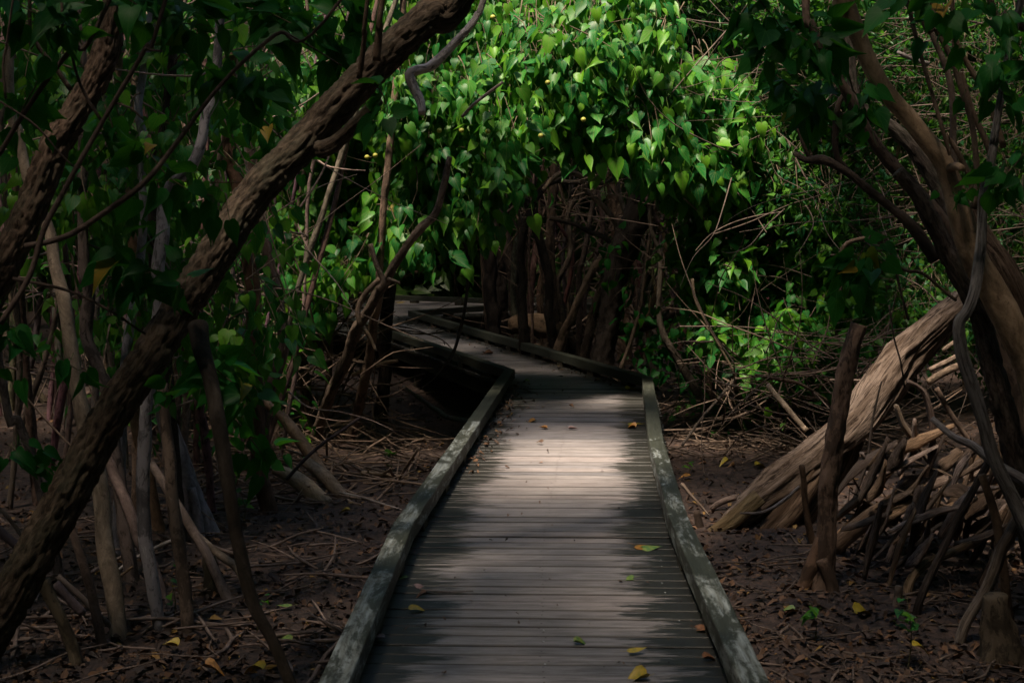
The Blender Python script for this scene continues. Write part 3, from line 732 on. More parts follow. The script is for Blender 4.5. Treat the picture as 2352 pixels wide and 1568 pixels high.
tree('dark furrowed trunk behind the weathered silver stem', [(2061, 394), (2108, 444), (2151, 530), (2201, 623), (2251, 723), (2288, 857), (2320, 990), (2345, 1120), (2370, 1240)], [6.0, 6.0], [32, 46, 56, 60], (.065, .048, .04), 'furrow', up=False, wob=.01)
tree('mottled trunk running parallel below the smooth tan tree', [(1850, 0), (1861, 50), (1878, 93), (1911, 160), (1941, 207), (1975, 274), (2018, 344), (2061, 394), (2108, 444), (2168, 514), (2215, 600), (2260, 700), (2300, 820), (2330, 960)], [6.2], [18, 24, 34, 46], (.13, .09, .07), 'plate')
tree('dark knotted branch pushing out left from the right clump', [(1824, 352), (1850, 368), (1875, 366), (1901, 370), (1951, 400), (2001, 440), (2051, 480), (2101, 525), (2150, 600)], [6.4, 6.1], [10, 20, 18, 20, 30], (.085, .06, .045), 'plate', up=False, down=False, name='crooked_branch', cat='branch',
     branches=[([(1831, 284), (1845, 327), (1862, 365)], [6.4], [12, 16], {}), ([(1941, 215), (1925, 240), (1918, 300), (1922, 360), (1945, 392)], [6.3], [12, 16], {})])
tree('dark trunk shadowing the smooth tan tree from behind', [(1960, 190), (1985, 250), (2051, 300), (2101, 350), (2151, 427), (2200, 540), (2240, 640)], [6.5, 6.4], [26, 38, 48], (.055, .042, .036), 'furrow', up=True)
tree('heavy fluted trunk at the right edge', [(2225, 480), (2255, 560), (2300, 630), (2350, 750), (2400, 950), (2420, 1150)], [5.8], [40, 64, 74, 80], (.14, .095, .07), 'dead', up=False, wob=.01, hero=True)
for lab, pts, ww, cc, dd in [
    ('slender arching shoot rising from the right clump, leftmost', [(2108, -10), (2151, 67), (2185, 133), (2211, 217), (2235, 300), (2245, 417), (2235, 480)], [11, 13, 15], (.14, .10, .075), 5.4),
    ('slender arching shoot rising from the right clump, longest', [(2135, 0), (2185, 77), (2221, 150), (2261, 217), (2288, 284), (2305, 340)], [11, 13], (.17, .115, .08), 5.3),
    ('upright dull stem behind the arching shoots', [(2120, 0), (2135, 67), (2168, 143), (2185, 217), (2191, 317), (2200, 400)], [12, 16], (.11, .08, .065), 6.2),
    ('inner arching shoot next to the weathered silver stem', [(2190, 100), (2208, 167), (2231, 250), (2261, 317), (2280, 365)], [10, 14], (.16, .11, .08), 5.5),
    ('short curved shoot joining the smooth tan tree near its fork', [(2160, 295), (2175, 312), (2201, 350), (2231, 405), (2240, 450)], [9, 15], (.16, .11, .08), 5.5),
    ('dark stem crossing the top right corner', [(2270, -10), (2308, 33), (2352, 67), (2400, 100)], [16, 20], (.09, .065, .05), 5.1),
    ]:
    tree(lab, pts, [dd], ww, cc, 'smooth', down=False, name='shoot', cat='shoot')
stick('pale broken branch end among the leaves at upper right', [(2061, 120), (2095, 135), (2133, 147)], [6.8], [8, 11], (.26, .23, .22))
for lab, pts, ww, dd, cc in [
    ('brown crooked twig hanging left from the right clump', [(2020, 540), (1945, 560), (1928, 597), (1930, 640), (1931, 690)], [10, 10, 6], 6.6, (.12, .085, .06)),
    ('long dark twig hanging toward the top of the fallen trunk', [(2028, 535), (2051, 597), (2068, 663), (2088, 735)], [8, 6], 6.5, (.05, .04, .03)),
    ('twig slanting right into the dark furrowed trunk', [(2055, 610), (2085, 622), (2118, 627), (2168, 667), (2198, 690)], [8, 8], 6.4, (.09, .065, .045)),
    ('straight thin twig hanging in front of the fallen trunk', [(2042, 700), (2052, 770), (2068, 830), (2078, 890)], [4, 4], 6.6, (.05, .04, .035))]:
    stick(lab, pts, [dd], ww, cc, name='hanging_twig')

tree('tall broken trunk standing in the mud right of the boardwalk, bark scarred', [(1972, 745), (1962, 775), (1951, 815), (1934, 890), (1920, 990), (1911, 1070), (1904, 1145), (1899, 1245), (1893, 1320), (1890, 1382)], [6.75, 6.7], [36, 42, 44, 48, 58], (.135, .09, .068), 'plate', up=False, hero=True, name='broken_tree', cat='tree',
     branches=[([(1888, 1235), (1868, 1300), (1842, 1350), (1800, 1386)], [6.72, 6.72], [34, 44, 34, 10], {'name': 'root', 'c': (.15, .09, .06)}), ([(1888, 1285), (1905, 1335), (1912, 1382)], [6.65], [30, 34], {'name': 'root'})])
tree('huge weathered fallen trunk propped up to the right from the boardwalk edge', [(2215, 690), (2150, 748), (2075, 822), (2025, 893), (1972, 962), (1910, 1018), (1834, 1082), (1745, 1150), (1690, 1200), (1648, 1238)], [8.6, 8.3, 8.05], [62, 84, 90, 88, 96, 74, 52], (.20, .15, .12), 'dead', up=False, hero=True, name='fallen_log', cat='log', c2=(.022, .014, .011),
     branches=[([(1890, 1050), (1850, 1120), (1800, 1185), (1740, 1240), (1700, 1262)], [8.2, 7.95], [50, 66, 60, 34], {'name': 'root', 'c': (.16, .105, .07)}), ([(1745, 1140), (1690, 1190), (1650, 1215), (1608, 1236)], [8.0, 7.95], [40, 36, 14], {'name': 'root', 'c': (.24, .18, .10)}),
     ([(1960, 1010), (1930, 1080), (1870, 1160), (1820, 1235)], [8.4, 8.1], [40, 50, 30], {'name': 'root', 'c': (.09, .06, .04)}), ([(1700, 1178), (1754, 1175), (1801, 1148), (1836, 1116)], [7.75], [5, 8, 6], {'name': 'root', 'c': GREY}), ([(2025, 875), (2005, 960), (1990, 1060), (1960, 1150)], [7.7], [5, 7, 8], {'name': 'root', 'bark': 'plate', 'c': (.09, .07, .06)})])  # first root here is a dark piece, coloured as the log's shaded underside
DW = (.27, .21, .165)
for lab, pts, dd, ww, cc, fl in [
    ('broad dark log leaning up right beside the scarred broken trunk', [(1915, 1258), (1960, 1218), (2018, 1176), (2080, 1135), (2140, 1090), (2205, 1040)], [7.3, 7.5], [38, 40, 34], (.13, .09, .065), 1),
    ('tan split log resting along the broad dark log', [(1922, 1228), (1955, 1195), (1985, 1160), (2051, 1078), (2080, 1030)], [7.6], [12, 16, 14], (.28, .17, .10), .7),
    ('pale peeled slab hanging over the debris pile', [(2058, 930), (2075, 975), (2100, 1010), (2130, 1060)], [7.5], [34, 62, 30], DW, .3),
    ('drooping grey bark strip right of the peeled slab', [(2085, 875), (2120, 900), (2138, 960), (2140, 1020), (2133, 1080)], [7.4], [22, 34, 26], (.17, .125, .11), .4),
    ('long curved pale strip of wood standing in the debris', [(2045, 1258), (2072, 1232), (2095, 1195), (2110, 1145), (2130, 1100)], [7.2], [18, 20, 10], (.24, .19, .17), .4),
    ('pale splinter leaning behind the scarred broken trunk', [(1988, 1092), (2005, 1060), (2035, 1020)], [7.7], [10, 22, 8], (.34, .28, .26), .35),
    ('small torn bark flake on the debris pile', [(1978, 1040), (1992, 1062), (2004, 1102)], [7.5], [30, 24, 6], (.28, .22, .20), .3),
    ('dark pole rising right from the mud to the debris', [(2028, 1325), (2088, 1275), (2135, 1222), (2185, 1188), (2225, 1155)], [6.9, 7.1], [12, 14], (.05, .04, .035), 1),
    ('long dark pole with its foot near the bottom right seedling', [(2086, 1470), (2118, 1362), (2161, 1272), (2201, 1188), (2235, 1128), (2270, 1060)], [6.2, 6.3], [26, 20, 16], (.045, .034, .03), 1),
    ('bent tan root arching down beside the long dark pole', [(2078, 1425), (2088, 1345), (2115, 1302), (2150, 1282), (2185, 1268), (2240, 1246)], [6.5, 6.8], [26, 22, 22], (.17, .115, .07), 1),
    ('mottled pole rising to the right edge', [(2200, 1492), (2221, 1428), (2261, 1362), (2285, 1310), (2301, 1262), (2322, 1225), (2360, 1150)], [5.9, 5.8], [30, 28, 24], (.19, .155, .13), 1),
    ('silver branch sloping down to the right edge', [(2140, 960), (2188, 1003), (2235, 1025), (2285, 1065), (2352, 1105), (2400, 1140)], [5.9, 5.6], [16, 26, 34], (.24, .23, .25), .8),
    ('pale cut pole lying at the bottom right', [(2105, 1442), (2168, 1485), (2248, 1538)], [6.2, 5.9], [12, 15], (.26, .21, .19), 1),
    ('curved bone coloured root on the mud at the bottom', [(1861, 1482), (1880, 1502), (1910, 1518), (1951, 1529), (1992, 1530), (2018, 1545)], [6.05, 5.85], [10, 15, 14, 16], (.22, .17, .12), 1),
    ('thin dark branch lying below the scarred broken trunk', [(1815, 1405), (1868, 1392), (1935, 1385), (2045, 1387)], [6.55], [5, 8, 6], (.06, .045, .035), 1),
    ('tan log end showing behind the silver stem, upper', [(2135, 850), (2175, 830), (2212, 812)], [7.8], [12, 15], (.30, .22, .17), 1),
    ('tan log end showing behind the silver stem, lower', [(2130, 878), (2175, 852), (2215, 835)], [7.9], [16, 18], (.25, .18, .13), 1),
    ('thin log above the two log ends by the silver stem', [(2165, 805), (2190, 788), (2215, 770)], [7.9], [10, 12], (.27, .20, .15), 1),
    ('brown beam leaning behind the debris pile', [(2150, 890), (2185, 950), (2240, 1030)], [7.9], [12, 14], (.13, .09, .07), 1),
    ('splintered board end beside the right rail', [(1568, 1112), (1590, 1140), (1612, 1165), (1630, 1185)], [8.5, 8.3], [30, 24, 8], (.38, .29, .24), .3),
    ('small grey log behind the splintered board', [(1631, 1168), (1660, 1152), (1697, 1140)], [8.7], [12, 17], (.26, .19, .16), 1),
    ('flat red brown stick at the base of the fallen trunk', [(1608, 1225), (1650, 1238), (1701, 1258), (1747, 1276)], [8.0, 7.7], [11, 11, 5], (.22, .12, .08), .7),
    ('upright dark snag in front of the fallen trunk', [(1841, 1068), (1846, 1110), (1850, 1160), (1860, 1222), (1872, 1260)], [7.6], [12, 16, 18], (.09, .055, .035), 1),
    ('bright bare pole end sticking up left of the fallen trunk', [(1764, 883), (1780, 905), (1798, 925), (1825, 957), (1852, 988)], [9.3, 9.1], [13, 12, 12], (.42, .32, .23), 1),
    ('horizontal pale twig passing behind the scarred broken trunk', [(1906, 872), (1950, 871), (2003, 874)], [8.8], [4, 6], (.30, .22, .18), 1),
    ('brown bent branch lying across the undergrowth', [(1734, 860), (1790, 872), (1835, 880), (1901, 920)], [9.9], [8, 9, 5], (.13, .09, .06), 1),
    ('long thin arched twig above the brown bent branch', [(1694, 850), (1768, 823), (1835, 820), (1884, 830)], [10.3], [4, 4], (.18, .13, .10), 1),
    ('black leaning stem crossing the undergrowth', [(1590, 640), (1601, 697), (1651, 790), (1691, 867)], [10.8], [6, 7], (.10, .075, .05), 1),
    ('thin pale twig slanting to the right rail', [(1691, 867), (1660, 905), (1618, 953), (1568, 1023)], [10.5, 9.8], [6, 6], (.22, .17, .13), 1),
    ]:
    tk = 'dead' if fl < 1 or ww[0] > 25 else 'plate'
    stick(lab, pts, dd, ww, cc, tk, name='driftwood' if fl < 1 else 'fallen_branch', cat='driftwood' if fl < 1 else 'branch', flat=fl)
tree('rotten stump at the bottom right corner', [(2285, 1365), (2290, 1430), (2302, 1500), (2312, 1590)], [5.7], [46, 66, 104, 128], (.11, .085, .06), 'plate', up=False, name='stump', cat='stump')
tree('upright brown stem at the right edge behind the rotten corner stump', [(2255, 1090), (2285, 1180), (2300, 1290), (2318, 1420), (2325, 1500)], [6.0], [18, 22, 24], (.13, .085, .055), 'smooth', up=False)
tree('short pale snapped post standing in the bottom right mud', [(2066, 1345), (2060, 1390), (2048, 1455)], [6.35], [14, 18, 20], (.22, .17, .14), 'plate', up=False, name='stump', cat='stump')
tree('tiny dark sawn stump against the right rail', [(1601, 1172), (1603, 1190), (1606, 1215)], [8.1], [18, 18, 22], (.05, .035, .028), 'plate', up=False, name='stump', cat='stump')

def in_deck(x, y, pad=0.):
    L = interp_edge(leftrail, y, -1); R = interp_edge(rightrail, y, 1)
    if y > farrail[0][1] + .3: return False
    xl = min(L) - RW if L else -3.6; xr = max(R) + RW if R else 2.2
    if y > leftrail[3][1]: xl = -3.6
    return xl - pad < x < xr + pad

# ------------------------------------------------------------------ random stems in the thickets
def thicket(label, group, n, x0, x1, ytop, ybase, dlo, dhi, w, c, lean=.12, kind='plate'):
    for i in range(n):
        px = rng.uniform(x0, x1); d = rng.uniform(dlo, dhi); l = rng.normal(0, lean)
        yb = HY + F * (CAMZ - GZ) / d
        yt = rng.uniform(*ytop); H = yb - yt
        pts = [(px + l * H + rng.normal(0, 16), yt), (px + l * H * .6 + rng.normal(0, 24), yt + H * .35), (px + l * H * .3 + rng.normal(0, 20), yt + H * .7), (px, yb)]
        ww = rng.uniform(*w); cc = tuple(v * rng.uniform(.7, 1.2) for v in c)
        bp_ = P(px, yb, d)
        if in_deck(bp_[0], bp_[1], .35) or (px < 1130 and px > 880 and d < 22.5): continue
        W, R = build_path(pts, [d], [ww * .7, ww], True, True)
        mb = MB(); tube(mb, W, R, 9, .07, kind, .012)
        tag(mb.build('thin_tree', bark_mat(kind, tuple(round(v, 2) for v in cc))), label, 'tree', group)
thicket('pale or brown bare stem in the dense background thicket at far left', 'bare stems of the left thicket', 58, -40, 640, (-30, 200), 0, 8.5, 14, (7, 20), (.19, .135, .115), .16)
thicket('dark thin stem in the shadowy thicket beyond the boardwalk bend', 'dark stems beyond the bend', 44, 900, 1640, (330, 480), 0, 15.5, 22, (6, 17), (.13, .09, .065), .10)
thicket('brown stem in the leafy background behind the right undergrowth', 'background stems at right', 18, 1600, 2400, (-20, 500), 0, 12.5, 18, (7, 15), (.18, .13, .10), .25)

# ------------------------------------------------------------------ twig tangles (nobody could count them)
def tangle(name, label, n, x0, x1, y0, y1, dlo, dhi, w, c, L=(.5, 1.6), vert=.5, kind='smooth'):
    mb = MB()
    for i in range(n):
        p = P(rng.uniform(x0, x1), rng.uniform(y0, y1), rng.uniform(dlo, dhi))
        if -5 < p[0] < 1.2 and p[2] < 1.2 and in_deck(p[0], p[1], .7): continue
        if p[1] < 24 and p[2] < 1.1 and p[0] / p[1] > -.105 and p[0] / p[1] < -.015: continue
        zmin = float(gz(p[0], p[1])) + .02
        d = rng.normal(0, 1, 3) * np.array([1, .6, vert]); d /= np.linalg.norm(d)
        l = rng.uniform(*L); pts = [p]; 
        for k in range(4):
            d = d + rng.normal(0, .17, 3); d /= np.linalg.norm(d)
            q = pts[-1] + d * l / 4; q[2] = max(q[2], zmin); pts.append(q)
        if any(q[2] < 1.1 and in_deck(q[0], q[1], .06) for q in pts): continue
        r = rng.uniform(*w) / F * p[1] / 2
        tube(mb, pts, [r, r * .9, r * .75, r * .55, r * .3], 5, .09, 'smooth', 0, cap=False)
    tag(mb.build(name, bark_mat(kind, c)), label, 'twigs', kind='stuff')
tangle('twig_tangle', 'mass of dark crossing twigs beyond the boardwalk bend', 420, 1000, 1660, 380, 800, 14.6, 20, (2, 6), (.13, .09, .065), vert=.9)
tangle('twig_tangle', 'web of thin twigs through the leaves at right', 620, 1500, 2380, -20, 850, 10.3, 14, (1.2, 4), (.14, .105, .085), (.6, 2.2), .45)
tangle('twig_tangle', 'crossing bare twigs between the stems at left', 300, -20, 720, 0, 900, 7.5, 13, (2, 6), (.22, .16, .13), (.5, 1.8), .9)
tangle('twig_tangle', 'dead brushwood under the leaves left of the boardwalk', 170, 560, 850, 640, 940, 10.5, 14, (2, 6), (.17, .12, .09), vert=.6)
tangle('twig_tangle', 'brush of thin twigs low among the undergrowth right of the boardwalk', 300, 1600, 2000, 780, 1010, 9.6, 12.5, (2, 5), (.20, .145, .11), (.4, 1.3), .4)

def ground_sticks(name, label, n, x0, x1, y0, y1, w, L, c, lift=.06, bk='smooth', flat=1.):
    mb = MB(); k = 0
    while k < n:
        p = G(rng.uniform(x0, x1), rng.uniform(y0, y1)); k += 1
        if in_deck(p[0], p[1], .1): continue
        a = rng.uniform(0, math.pi); l = rng.uniform(*L); d = np.array([math.cos(a), math.sin(a) * .8, 0]); s = np.array([-d[1], d[0], 0])
        t = np.array([-.5, -.2, .15, .5])[:, None]
        pts = p + d * l * t + s * rng.normal(0, .028, (4, 1)) * l
        r = rng.uniform(*w) * .5
        pts[:, 2] = gz(pts[:, 0], pts[:, 1]) + r * .8 + abs(rng.normal(0, lift)) + np.array([-1, -.3, .4, 1.]) * rng.normal(0, lift)
        pts[:, 2] = np.maximum(pts[:, 2], gz(pts[:, 0], pts[:, 1]) + r * .5)
        if any(in_deck(q[0], q[1], .02) for q in pts): continue
        tube(mb, pts, [r * .7, r, r * .9, r * .4], 8, .05, bk, .002, flat)
    tag(mb.build(name, bark_mat(bk, c)), label, 'twigs', kind='stuff')

ground_sticks('stick_litter', 'heap of tan dead sticks on the mud left of the boardwalk', 300, 430, 980, 930, 1170, (.005, .024), (.2, 1.0), (.27, .19, .14), .08)
ground_sticks('stick_litter', 'scattered sticks on the dark mud at lower left', 130, -60, 860, 1180, 1560, (.004, .022), (.12, .7), (.16, .12, .105), .03)
ground_sticks('stick_litter', 'dark brushwood lying right of the far rail', 260, 1500, 1960, 870, 1060, (.006, .022), (.25, 1.0), (.20, .145, .11), .07)
ground_sticks('stick_litter', 'broken sticks and bark heaped in the debris pile at right', 90, 1930, 2420, 1000, 1300, (.008, .04), (.25, .9), (.17, .12, .09), .16, 'dead', .5)
ground_sticks('stick_litter', 'thin twigs on the mud at lower right', 120, 1600, 2400, 1250, 1560, (.004, .014), (.1, .6), (.12, .09, .075), .012)

# bark slabs in the debris pile
for i in range(80):
    px, py = rng.uniform(1960, 2340), rng.uniform(1010, 1290); L = rng.uniform(60, 210); w = rng.uniform(18, 64)
    if py > 1180: py -= rng.uniform(0, 60)
    a = math.radians(rng.normal(-52, 22)); dx, dy = math.cos(a) * L / 2, math.sin(a) * L / 2
    d = rng.uniform(7.0, 7.9) - (py - 1000) / 300 * .5; d = min(d, 6000 / max(200, py + dy * .9 - 480 + 25))
    stick('torn slab of weathered bark lying in the debris pile at right', [(px - dx, py - dy), (px + rng.normal(0, 8), py + rng.normal(0, 8)), (px + dx, py + dy)], [d + .1, d - .1], [w * .5, w, w * .4],
          [(.30, .225, .19), (.18, .125, .09), (.24, .155, .095), (.11, .08, .065)][i % 4], 'dead', name='driftwood', cat='driftwood', group='torn slabs in the right debris pile', flat=rng.uniform(.2, .5), wob=.01)

# ------------------------------------------------------------------ leaf litter
def litter(name, label, n, sampler, size, z=None, mat=M_litter, pad=.0, rmax=1.):
    pts = sampler(n); keep = np.array([z is not None or not in_deck(p[0], p[1], pad) for p in pts]); pts = pts[keep]
    pts[:, 2] = (gz(pts[:, 0], pts[:, 1]) if z is None else z) + rng.uniform(.003, .018, len(pts))
    n = len(pts); a = rng.uniform(0, 2 * math.pi, n); tip = np.stack([np.cos(a), np.sin(a), rng.normal(0, .25, n)], 1)
    nor = np.stack([rng.normal(0, .22, n), rng.normal(0, .22, n), np.ones(n)], 1)
    mb = MB(); leaves(mb, pts, tip, nor, rng.uniform(*size, n), rng.uniform(0, rmax, n), False, False, .9, 1.6)
    tag(mb.build(name, mat, smooth=False), label, 'leaf litter', kind='stuff')
def pix_sampler(x0, x1, y0, y1):
    return lambda n: np.array([G(a, b) for a, b in zip(rng.uniform(x0, x1, n), rng.uniform(y0, y1, n))])
litter('leaf_litter', 'small dead brown leaves covering the mud', 15000, pix_sampler(-100, 2450, 900, 1600), (.012, .065))
litter('leaf_litter', 'dead brown leaves under the far trees', 5000, pix_sampler(-100, 2450, 760, 900), (.04, .09), rmax=.8)
def railside(n):
    out = []
    for i in range(n):
        if rng.uniform() < .62: a, b = leftrail[1] + (leftrail[2] - leftrail[1]) * .3, leftrail[2]; s = 1
        else: a, b = rightrail[3], rightrail[4]; s = -1
        t = rng.uniform(); T = (b - a) / np.linalg.norm(b - a); nrm = np.array([T[1], -T[0]]) * s
        p = a + (b - a) * t + nrm * abs(rng.normal(0, .09)) * (1 if rng.uniform() < .8 else 2.4) ; out.append([p[0], p[1], 0])
    return np.array(out)
litter('leaf_litter', 'dead leaf scraps gathered on the boards along the rails near the bend', 330, railside, (.02, .05), z=.001)
litter('leaf_litter', 'dry specks scattered over the boards', 90, lambda n: np.array([G(a, b, 0) for a, b in zip(rng.uniform(900, 1600, n), rng.uniform(860, 1560, n))]), (.008, .022), z=.001)

def fallen_leaf(label, px, py, kind, size, z, group=None, curl=1.5):
    p = G(px, py, z) + np.array([0, 0, .008]); a = rng.uniform(-.5, .5) + (0 if rng.uniform() < .5 else math.pi)
    mb = MB(); leaves(mb, p[None], np.array([[math.cos(a), math.sin(a), .05]]), np.array([[rng.normal(0, .25), -.15, 1.]]), np.array([size * .82]), None, True, True, 1., curl)
    tag(mb.build('fallen_leaf', ML[kind]), label, 'leaf', group)
for a in [
    ('green and brown curled leaf on the boards by the right rail', 1464, 1256, 'orange', .10, 0), ('fresh green leaf lying half under the curled one', 1478, 1260, 'green', .10, 0),
    ('yellow green leaf on the boards right of centre, below the curled pair', 1452, 1330, 'green', .08, 0), ('small yellow green leaf on the boards near the bottom centre', 1321, 1478, 'green', .07, 0),
    ('yellow leaf with brown tip on the boards at bottom right', 1446, 1501, 'yellow', .075, 0), ('large yellow leaf cut by the bottom edge of the photo', 1482, 1560, 'yellow', .10, 0),
    ('thin yellow leaf on dark boards near the left rail', 944, 1404, 'yellow', .085, 0), ('round brown leaf on the boards beside the pale twig', 978, 1369, 'brown', .06, 0),
    ('faded pink leaf at the left end of the pale twig', 955, 1349, 'pink', .055, 0), ('small green leaf near the left rail', 934, 1330, 'green', .05, 0), ('pale brown leaf at the foot of the left rail, bottom', 882, 1470, 'pink', .055, 0),
    ('big curled brown leaf by the right rail near the bottom', 1604, 1448, 'brown', .12, 0), ('brown leaf below the big curled one', 1618, 1516, 'brown', .07, 0),
    ('large round yellow leaf on the boards by the right rail at the bend', 1442, 896, 'yellow', .17, 0), ('long yellow leaf on the lit boards near the right rail', 1446, 976, 'yellow', .14, 0),
    ('brown leaf behind the long yellow one', 1458, 984, 'orange', .09, 0), ('orange leaf on the boards at mid width above the lit patch', 1228, 968, 'orange', .10, 0), ('smaller orange leaf nearer the lit patch', 1255, 986, 'orange', .07, 0),
    ('tan leaf on the lit boards', 1308, 987, 'pink', .08, 0), ('yellow green leaf near the left rail bend', 1208, 876, 'green', .10, 0), ('yellow leaf just past the bend by the far rail', 1234, 814, 'yellow', .12, 0),
    ('brown curled leaf on the far boards', 1128, 814, 'brown', .13, 0), ('dull yellow leaf on the far boards at left', 913, 696, 'yellow', .16, 0), ('brown leaf on the far boards beside the inner corner', 950, 736, 'orange', .14, 0),
    ('heart shaped yellow leaf on the mud right of the right rail', 1738, 1072, 'yellow', .125, GZ + .03), ('yellow leaf flat on the mud behind the heart shaped one', 1672, 1061, 'yellow', .10, GZ + .02), ('orange leaf on the mud against the right rail', 1583, 1092, 'orange', .09, GZ + .02),
    ('long yellow leaf on the dark mud below the scarred broken trunk', 1970, 1413, 'yellow', .13, GZ + .02), ('small yellow leaf left of the scarred trunk foot', 1822, 1404, 'green', .07, GZ + .02), ('yellow brown leaf on the mud at the bottom left', 474, 1535, 'orange', .10, GZ + .02),
    ('yellow curled leaf at the bottom, left of the left rail', 600, 1540, 'yellow', .13, GZ + .02), ('pale yellow leaf on mud among the left stems', 407, 1487, 'yellow', .08, GZ + .02), ('pale green leaf on the mud left of the left rail', 667, 1473, 'green', .09, GZ + .02),
    ('olive leaf on the mud at left of the rail, upper one', 667, 1395, 'green', .08, GZ + .02), ('yellow leaf beside the roots at left', 800, 1175, 'yellow', .08, GZ + .02), ('bright yellow green leaf under the bottom right seedling', 2100, 1487, 'yellow', .09, GZ + .05)]:
    fallen_leaf(*a)
mb = MB(); tube(mb, [G(964, 1352, .01), G(1000, 1357, .012), (G(1040, 1358, .008)), G(1087, 1356, .014)], [.004, .006, .005, .003], 8, .02, 'smooth', .002)
tag(mb.build('twig', bark_mat('smooth', (.30, .26, .25))), 'pale twig lying across the dark boards near the left rail', 'twig')

# ------------------------------------------------------------------ foliage
def inpoly(x, y, poly):
    c = np.zeros(len(x), bool); j = len(poly) - 1
    for i in range(len(poly)):
        xi, yi = poly[i]; xj, yj = poly[j]
        if yi != yj: c ^= ((yi > y) != (yj > y)) & (x < (xj - xi) * (y - yi) / (yj - yi) + xi)
        j = i
    return c

def PP(px, py, d):
    a, b = (px - CX) / F, (CY - py) / F
    dy, dz = cp + b * sp_, -sp_ + b * cp
    return np.stack([a * d / dy, d, CAMZ + dz * d / dy], 1)

def spray_centres(poly, n, dfn, thick, hole=None):
    P_ = np.array(poly); x = rng.uniform(P_[:, 0].min(), P_[:, 0].max(), n * 4); y = rng.uniform(P_[:, 1].min(), P_[:, 1].max(), n * 4)
    k = inpoly(x, y, poly)
    if hole is not None: k &= noise(x / 55., y / 55., 3.3 + hole[1]) + .5 * noise(x / 23., y / 23., 9) > hole[0]
    x, y = x[k][:n], y[k][:n]
    d = dfn(x, y) + np.abs(rng.normal(0, thick, len(x)))
    return PP(x, y, d)

def foliage(mb, C, k, size, detail=True, spread=.11, face=(-.05, -.75, .6), droop=1., jit=.4, twigs=None, twp=.5):
    n = len(C); K = rng.integers(k[0], k[1] + 1, n); idx = np.repeat(np.arange(n), K); m = len(idx)
    off = rng.normal(0, 1, (m, 3)) * spread
    pos = C[idx] + off
    rd = nrmz(off + 1e-4)
    tip = rd * .6 + np.array([0, 0, -droop]) + rng.normal(0, .36, (m, 3))
    nor = np.array(face) + rd * .35 + rng.normal(0, jit, (m, 3))
    sr = rng.uniform(0, 1, n)
    rnd = np.clip(sr[idx] * .55 + rng.uniform(0, .45, m), 0, 1)
    leaves(mb, pos, tip, nor, rng.uniform(size[0], size[1], m), rnd, detail, detail)
    if twigs is not None:
        for i in range(n):
            if rng.uniform() > twp: continue
            c = C[i]; e = c + np.array([rng.normal(0, .16), rng.uniform(.1, .45), rng.uniform(.1, .45)])
            mm = (c + e) / 2 + rng.normal(0, .05, 3) + np.array([0, 0, .05])
            tube(twigs, [c - np.array([0, 0, .05]), mm, e], [.0025, .004, .006], 4, .15, 'smooth', 0, cap=False)

def crown_tree(label, trunk, d, w, poly, n, dfn, thick, k, size, mat=M_leaf, c=BRN, hole=None, detail=True, fruits=(), spread=.11, extra=(), name='leafy_tree', face=(-.05, -.75, .6), twp=.5, droop=1., jit=.4):
    t = tree(label, trunk, d, w, c, 'plate', up=False, name=name)
    mb, tw = MB(), MB()
    C = spray_centres(poly, n, dfn, thick, hole)
    foliage(mb, C, k, size, detail, spread, twigs=tw, face=face, twp=twp, droop=droop, jit=jit)
    mb.build('crown', mat, t)
    if tw.V: tw.build('twigs', bark_mat('smooth', (.12, .09, .06)), t)
    fm = one_leaf_mat('yellow_fruit', (.36, .36, .06), (.26, .30, .06)) if fruits else None
    for (px, py, dd) in fruits:
        c_ = P(px, py, dd); m2 = MB(); r = .021; th = np.linspace(0, math.pi, 9)
        tube(m2, [c_ + np.array([0, 0, r * .9 * math.cos(a)]) for a in th], [max(.0015, r * math.sin(a)) for a in th], 14, .5, 'none', 0, seed=1.)
        m2.build('fruit', fm, t)
    return t

dmain = lambda x, y: 10.5 + .8 * noise(x / 130., y / 110., 1.5) + .25 * noise(x / 50., y / 50., 8) - .0006 * (y - 300)
crown_tree('leafy tree with bright heart shaped leaves and yellow fruits over the boardwalk bend', [(1275, 300), (1270, 430), (1262, 560), (1268, 700)], [15.2], [16, 24],
    [(930, -70), (1480, -70), (1520, 60), (1540, 200), (1565, 400), (1500, 395), (1440, 345), (1390, 372), (1340, 345), (1290, 365), (1235, 350), (1175, 440), (1130, 440), (1100, 535), (1050, 500), (1040, 560), (1000, 540), (930, 570), (900, 520), (870, 350), (900, 120)],
    1500, dmain, .5, (3, 7), (.042, .16), hole=(-.5, 0),
    fruits=[(1060, 300, 10.1), (1084, 54 * 1.0 + 4, 10.2), (1258, 190, 10.1), (1242, 312, 9.95), (1121, 302, 10.1), (1434, 137, 10.2), (1340, 275, 10.0), (1132, 40, 10.1)])
crown_tree('shaded blue green leafy tree behind the furrowed trunk', [(720, 420), (700, 560), (690, 720), (700, 880)], [12.0], [16, 24],
    [(640, 180), (760, 60), (960, -40), (980, 120), (960, 300), (950, 540), (880, 560), (830, 600), (790, 640), (740, 660), (700, 760), (640, 790), (600, 700), (560, 560), (560, 360)],
    1150, lambda x, y: 10.6 + .8 * noise(x / 90., y / 90., 4) + .002 * (900 - x), .5, (3, 7), (.042, .15), hole=(-.45, 2), fruits=[(862, 357, 10.4), (843, 361, 10.4), (1009, 300, 10.1)])
